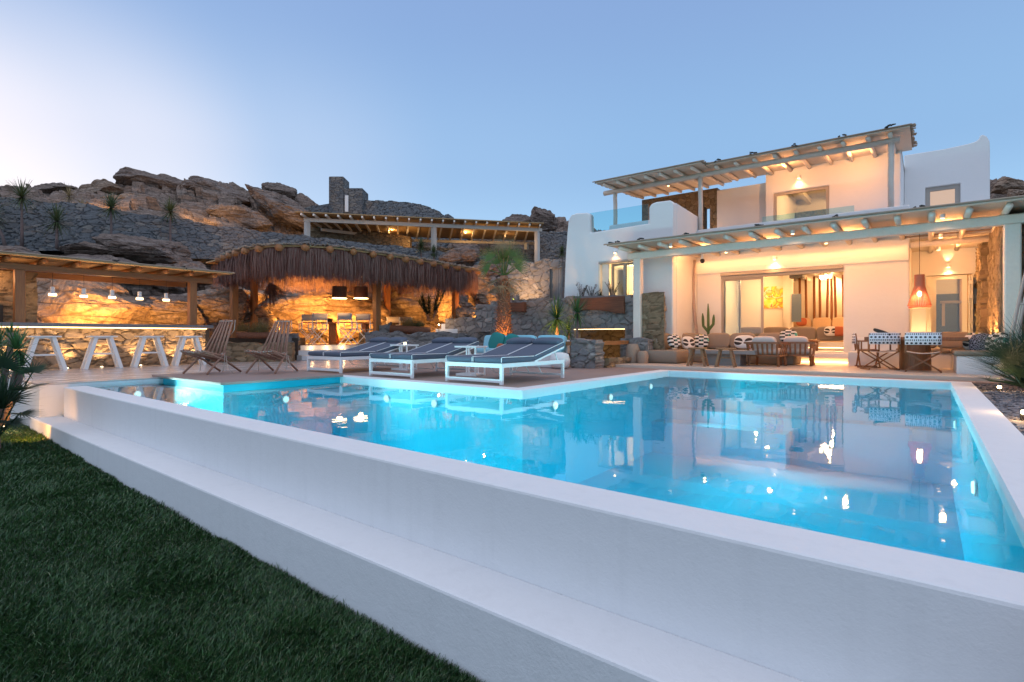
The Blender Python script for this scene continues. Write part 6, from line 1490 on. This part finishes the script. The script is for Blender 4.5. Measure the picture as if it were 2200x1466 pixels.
# dark spiky shrub right of the shelter
b_ = AD(928,690,22.6); t = thing('spiky_shrub', 'dark spiky shrub in front of the glowing round boulder', 'shrub', b_)
for k in range(5):
    m = MB(); rs = random.Random(30+k); s_ = Vector((rs.uniform(-.15,.15),rs.uniform(-.1,.1),0)); e_ = s_*1.0 + RV*(-.5+.25*k) + UP*rs.uniform(.7,1.3); MB().tube([s_, e_], .02, 5).build('stem', M['trunk'], t)
    for q in range(5): rosette(m, s_.lerp(e_, .35+.16*q), .32, 26, .03, 60+k*7+q, lo=-10, droop=.4)
    m.build('leaves', M['leaf_dark'], t)
yucca('pale sprawling agave at the foot of the right shelter post',970,22.6,1.2,1.35,.4,'leaf_dry',34,.05,seed=21,name='agave',trunk=.04,lo=0)
# shrubs on top of the wing wall planter
def twig_shrub(label, px, py, Y, h, n, mat, seed, sp=.5):
    p = PY(px,py,Y); t = thing('twiggy_shrub', label, 'shrub', p); rs = random.Random(seed); st_ = MB(); lf = MB()
    for k in range(n):
        e = Vector((rs.uniform(-sp,sp), rs.uniform(-.1,.1), h*rs.uniform(.5,1))); st_.tube([(e.x*.2,0,0), e*.5+Vector((0,0,.05)), e], .008, 4)
        for q in range(14):
            c = e*rs.uniform(.3,1); leaf(lf, c, Vector((rs.uniform(-1,1),rs.uniform(-1,1),rs.uniform(0,1))), rs.uniform(.06,.11), .022, .3, n=2)
    st_.build('stems', M['trunk'], t); lf.build('leaves', M[mat], t); return t
twig_shrub('thin dark shrub at the bottom left corner of the white wing', 1250,645,15.35,.62,9,'leaf_dark',1,.35)
twig_shrub('dark leafy shrub left of the shuttered window', 1270,642,15.4,.5,9,'leaf_dark',2,.3)
tuft('small green agave between the shrubs below the shutter', PY(1288,641,15.35), .2, 60, 'leaf_dark', 6, .3, 'agave', .02)
twig_shrub('shrub with upright twigs in front of the shuttered window', 1316,640,15.35,.55,11,'leaf_hill',3,.3)
# left foreground: branching yucca and fan palm
lp = thing('dracaena', 'branching dracaena with green leaf heads at the left edge in front of the stools', 'plant', ray(8,8.6,-.85))
def lp_at(px, py, d): return AD(px,py,d) - Vector(lp.location)
for pts, rr in ((((6,915,8.6),(2,850,8.6),(12,800,8.6),(22,760,8.6),(24,715,8.6)),.05),(((12,905,8.5),(22,850,8.5),(30,810,8.5),(38,790,8.5),(37,762,8.4)),.045),(((4,900,8.7),(30,850,8.6),(44,810,8.5),(46,792,8.5)),.05),(((2,910,8.7),(-10,850,8.8),(-14,780,8.8),(-6,745,8.8)),.05)):
    MB().tube([lp_at(*q) for q in pts], [rr,rr*.9,rr*.8,rr*.75,rr*.7][:len(pts)], 9).build('trunk', M['trunk'], lp, smooth=True)
for i, (px, py, d, r, n) in enumerate(((36,752,8.4,.36,60),(24,728,8.7,.26,36),(46,788,8.5,.27,40),(-6,748,8.8,.36,60),(5,795,8.6,.3,40))):
    m = MB(); rosette(m, lp_at(px,py,d), r, n, .04, 40+i, lo=-45, droop=.45); m.build('leaf_head', M['leaf'], lp)
fp_ = thing('fan_palm', 'low dwarf fan palm at the left edge, its dark fans against the white pool wall', 'palm', ray(-15,7.9,-.85))
def fp_at(px, py, d): return AD(px,py,d) - Vector(fp_.location)
b = MB(); rs = random.Random(12)
for (px, py, d, ax, ay, r) in ((48,838,7.7,1,.35,.44),(44,888,7.6,1,-.15,.34),(15,860,7.8,.3,.9,.42),(-5,830,7.9,-.2,1,.45),(20,905,7.7,.8,-.3,.3),(5,790,8.0,.1,1,.4),(-20,880,7.8,-1,.3,.42),(70,800,7.9,.9,.8,.30)):
    e = fp_at(px,py,d); d_ = (RV*ax + UP*ay - VV*.25).normalized(); base = e - d_*.001
    b.tube([(0,0,.1), e*.5 + Vector((0,0,.08)), e], [.014,.011,.009], 5); fan(b, base, d_, .01, r, 24, 230, .034, seed=int(px*3), droop=.15)
b.build('fans', M['leaf_dark'], fp_)
m = MB(); rosette(m, fp_at(5,880,7.6), .5, 70, .03, 77, lo=5, droop=.3); m.build('spiky_leaves', M['leaf_dark'], fp_)
MB().tube([(0,0,0),(0,0,.35)], [.09,.07], 9).build('trunk', M['trunk'], fp_)
flood(AD(62,925,8.3), 10, AD(62,905,8.9), 120); gl2 = thing('garden_spotlight','small warm spot lamp hidden behind the left plants','light',AD(10,916,8.9)); MB().sq((0,0,0),(.03,.03,.03),1,n=10,m=6).build('bulb', M['bulb'], gl2); lamp('POINT',(0,0,.1),5,(1,.58,.25),gl2,.03,world=False)
lamp('POINT', AD(38,795,9.8), 5, (1,.58,.25), None, .03)
# right: clumps of narrow fan leaves over gravel
def clump(label, p, r, n, seed, name='dwarf_palm', mat='leaf_dark', w=.012):
    t = thing(name, label, 'palm', p); m = MB(); rs = random.Random(seed)
    for k in range(n):
        a = k*2.4; el = R(rs.uniform(12,80)); d = Vector((math.cos(el)*math.cos(a), math.cos(el)*math.sin(a), math.sin(el))); fan(m, (rs.uniform(-.1,.1),rs.uniform(-.1,.1),.05), d, r*rs.uniform(.3,.6), r*.62, 20, 150, w, seed=seed+k, droop=.2)
    m.build('fans', M[mat], t); MB().tube([(0,0,-.05),(0,0,.12)], [.09,.06], 8).build('trunk', M['trunk'], t); return t
clump('spiky grey green dwarf palm in front of the white bench end', (1.36,12.2,-.05), 1.15, 60, 3)
clump('dwarf palm clump at the right edge above the lower spot lamp', (1.85,11.0,-.05), 1.0, 52, 5)
clump('dwarf palm clump farther back at the right edge', (2.2,12.9,-.05), 1.0, 36, 9)
gs = None
for px, py, lb, X_ in ((2147,832,'bright spot lamp on the gravel beside the far corner of the pool',1.02),(2200,886,'second spot lamp on the gravel at the right edge',1.05)):
    p = PX(px,py,X_) if False else G(px,py,.02)
    if gs is None:
        gs = thing('gravel_spotlight', lb, 'light', p, group='spot lamps on the gravel'); MB().lathe((0,0,-.12),[(.03,0),(.035,.08),(.03,.1)],12).build('lamp_body', M['dark'], gs)
        MB().sq((0,0,.0),(.055,.055,.055),1,n=12,m=8).build('bulb', M['bulb'], gs); lamp('POINT',(-.02,-.05,.09),7,(1,.58,.25),gs,.02,world=False)
    else: dup(gs, p, label=lb)
# log ladder at the right edge
ll = thing('log_ladder', 'crooked ladder of pale bare branches leaning at the right edge', 'ladder', (2.0,13.6,0))
def llp(px,py): return PY(px,py,13.6 if py > 650 else 13.9) - Vector(ll.location)
MB().tube([llp(2168,765), llp(2175,715), llp(2186,660), llp(2200,600), llp(2215,540)], [.032,.03,.028,.026,.022], 8).build('rail', M['drift'], ll, smooth=True)
MB().tube([llp(2180,745), llp(2190,700), llp(2198,660), llp(2212,600), llp(2228,540)], [.032,.03,.028,.026,.022], 8).build('rail', M['drift'], ll, smooth=True)
for a_, b_ in (((2184,699),(2196,697)),((2191,655),(2203,652)),((2200,612),(2212,610))): MB().tube([llp(*a_), llp(*b_)], .018, 6).build('rung', M['drift'], ll)
# ---------------------------------------------------------------- camera, sky, sun
cam = bpy.data.cameras.new('camera'); co = bpy.data.objects.new('camera', cam); COL.objects.link(co)
co.location = EYE; co.rotation_euler = (R(90), 0, TH); cam.sensor_width = 36; cam.lens = 36 * FOC / 2200
cam.shift_y = -(733 - HOR) / 2200 ; cam.clip_end = 2000; cam.clip_start = .05
scene.camera = co
wd = bpy.data.worlds.new('World'); scene.world = wd; wd.use_nodes = True; nt = wd.node_tree; nt.nodes.clear()
def wn(t, **k):
    n = nt.nodes.new('ShaderNode' + t)
    for a, b in k.items(): setattr(n, a, b)
    return n
SUNAZ = TH + R(52)           # the glow of the set sun, just beyond the left edge of the view
sx, sy = -math.sin(SUNAZ), math.cos(SUNAZ)
sky = wn('TexSky', sky_type='NISHITA', sun_disc=False, sun_elevation=R(1.5), sun_rotation=math.atan2(sx, sy), altitude=50, air_density=1.2, dust_density=1.2, ozone_density=3.0)
tc = wn('TexCoord'); nm = wn('VectorMath', operation='NORMALIZE'); nt.links.new(tc.outputs['Generated'], nm.inputs[0])
dt = wn('VectorMath', operation='DOT_PRODUCT'); nt.links.new(nm.outputs[0], dt.inputs[0]); dt.inputs[1].default_value = (sx*.985, sy*.985, .17)
sp = wn('SeparateXYZ'); nt.links.new(nm.outputs[0], sp.inputs[0])
def wramp(src, stops):
    r = wn('ValToRGB'); r.color_ramp.interpolation = 'EASE'; e = r.color_ramp.elements
    e[0].position, e[0].color = stops[0][0], c4(stops[0][1]); e[1].position, e[1].color = stops[-1][0], c4(stops[-1][1])
    for p, c in stops[1:-1]: k = e.new(p); k.color = c4(c)
    nt.links.new(src, r.inputs[0]); return r.outputs[0]
vert = wramp(sp.outputs['Z'], [(0, (.37,.58,.78)), (.12, (.31,.51,.73)), (.3, (.225,.38,.605)), (.56, (.195,.305,.535)), (.68, (.46,.52,.68)), (1, (.66,.70,.82))])  # overhead stops, out of view, are brightened to lift the white walls
glow = wramp(dt.outputs['Value'], [(.40, (0,0,0)), (.70, (.05,.05,.05)), (.87, (.24,.235,.24)), (.955, (.66,.65,.67)), (1, (1,.96,.95))])
low = wramp(sp.outputs['Z'], [(0, (1,1,1)), (.30, (.8,.8,.8)), (.5, (.12,.12,.12)), (.8, (0,0,0))])
mg = wn('Mix', data_type='RGBA', blend_type='MULTIPLY'); mg.inputs[0].default_value = 1; nt.links.new(glow, mg.inputs[6]); nt.links.new(low, mg.inputs[7])
ms = wn('Mix', data_type='RGBA', blend_type='MIX'); nt.links.new(mg.outputs[2], ms.inputs[0]); nt.links.new(vert, ms.inputs[6]); ms.inputs[7].default_value = (.86,.78,.78,1)
b1 = wn('Background'); b1.inputs[1].default_value = 1.0; nt.links.new(ms.outputs[2], b1.inputs[0])
b2 = wn('Background'); b2.inputs[1].default_value = .06; nt.links.new(sky.outputs[0], b2.inputs[0])
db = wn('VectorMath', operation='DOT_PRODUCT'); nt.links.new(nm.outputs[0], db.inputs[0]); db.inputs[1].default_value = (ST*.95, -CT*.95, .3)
bk = wramp(db.outputs['Value'], [(.1, (0,0,0)), (.6, (.15,.14,.135)), (1, (.25,.23,.215))]); b3 = wn('Background'); nt.links.new(bk, b3.inputs[0])  # glow added to the sky behind the camera to brighten the front walls
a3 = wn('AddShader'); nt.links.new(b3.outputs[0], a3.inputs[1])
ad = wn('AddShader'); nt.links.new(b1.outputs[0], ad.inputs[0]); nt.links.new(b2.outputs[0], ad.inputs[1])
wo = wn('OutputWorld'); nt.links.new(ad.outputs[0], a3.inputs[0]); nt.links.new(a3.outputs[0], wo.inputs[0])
sl = bpy.data.lights.new('sun', 'SUN'); sl.energy = .28; sl.angle = R(25); sl.color = (1,.80,.76); so = bpy.data.objects.new('sun', sl); COL.objects.link(so)
so.rotation_euler = Vector((-sx, -sy, -math.tan(R(16)))).to_track_quat('-Z', 'Y').to_euler()
scene.view_settings.view_transform = 'Standard'; scene.view_settings.look = 'None'; scene.view_settings.exposure = .33; scene.view_settings.gamma = 1
scene.render.engine = 'CYCLES'; cy = scene.cycles
cy.use_denoising = True
try: cy.denoiser = 'OPENIMAGEDENOISE'
except Exception: pass
cy.max_bounces = 7; cy.diffuse_bounces = 3; cy.glossy_bounces = 3; cy.transmission_bounces = 4; cy.transparent_max_bounces = 12; cy.volume_bounces = 0
cy.sample_clamp_indirect = 4; cy.sample_clamp_direct = 0; cy.caustics_reflective = False; cy.caustics_refractive = False
cy.use_adaptive_sampling = True; cy.adaptive_threshold = .015
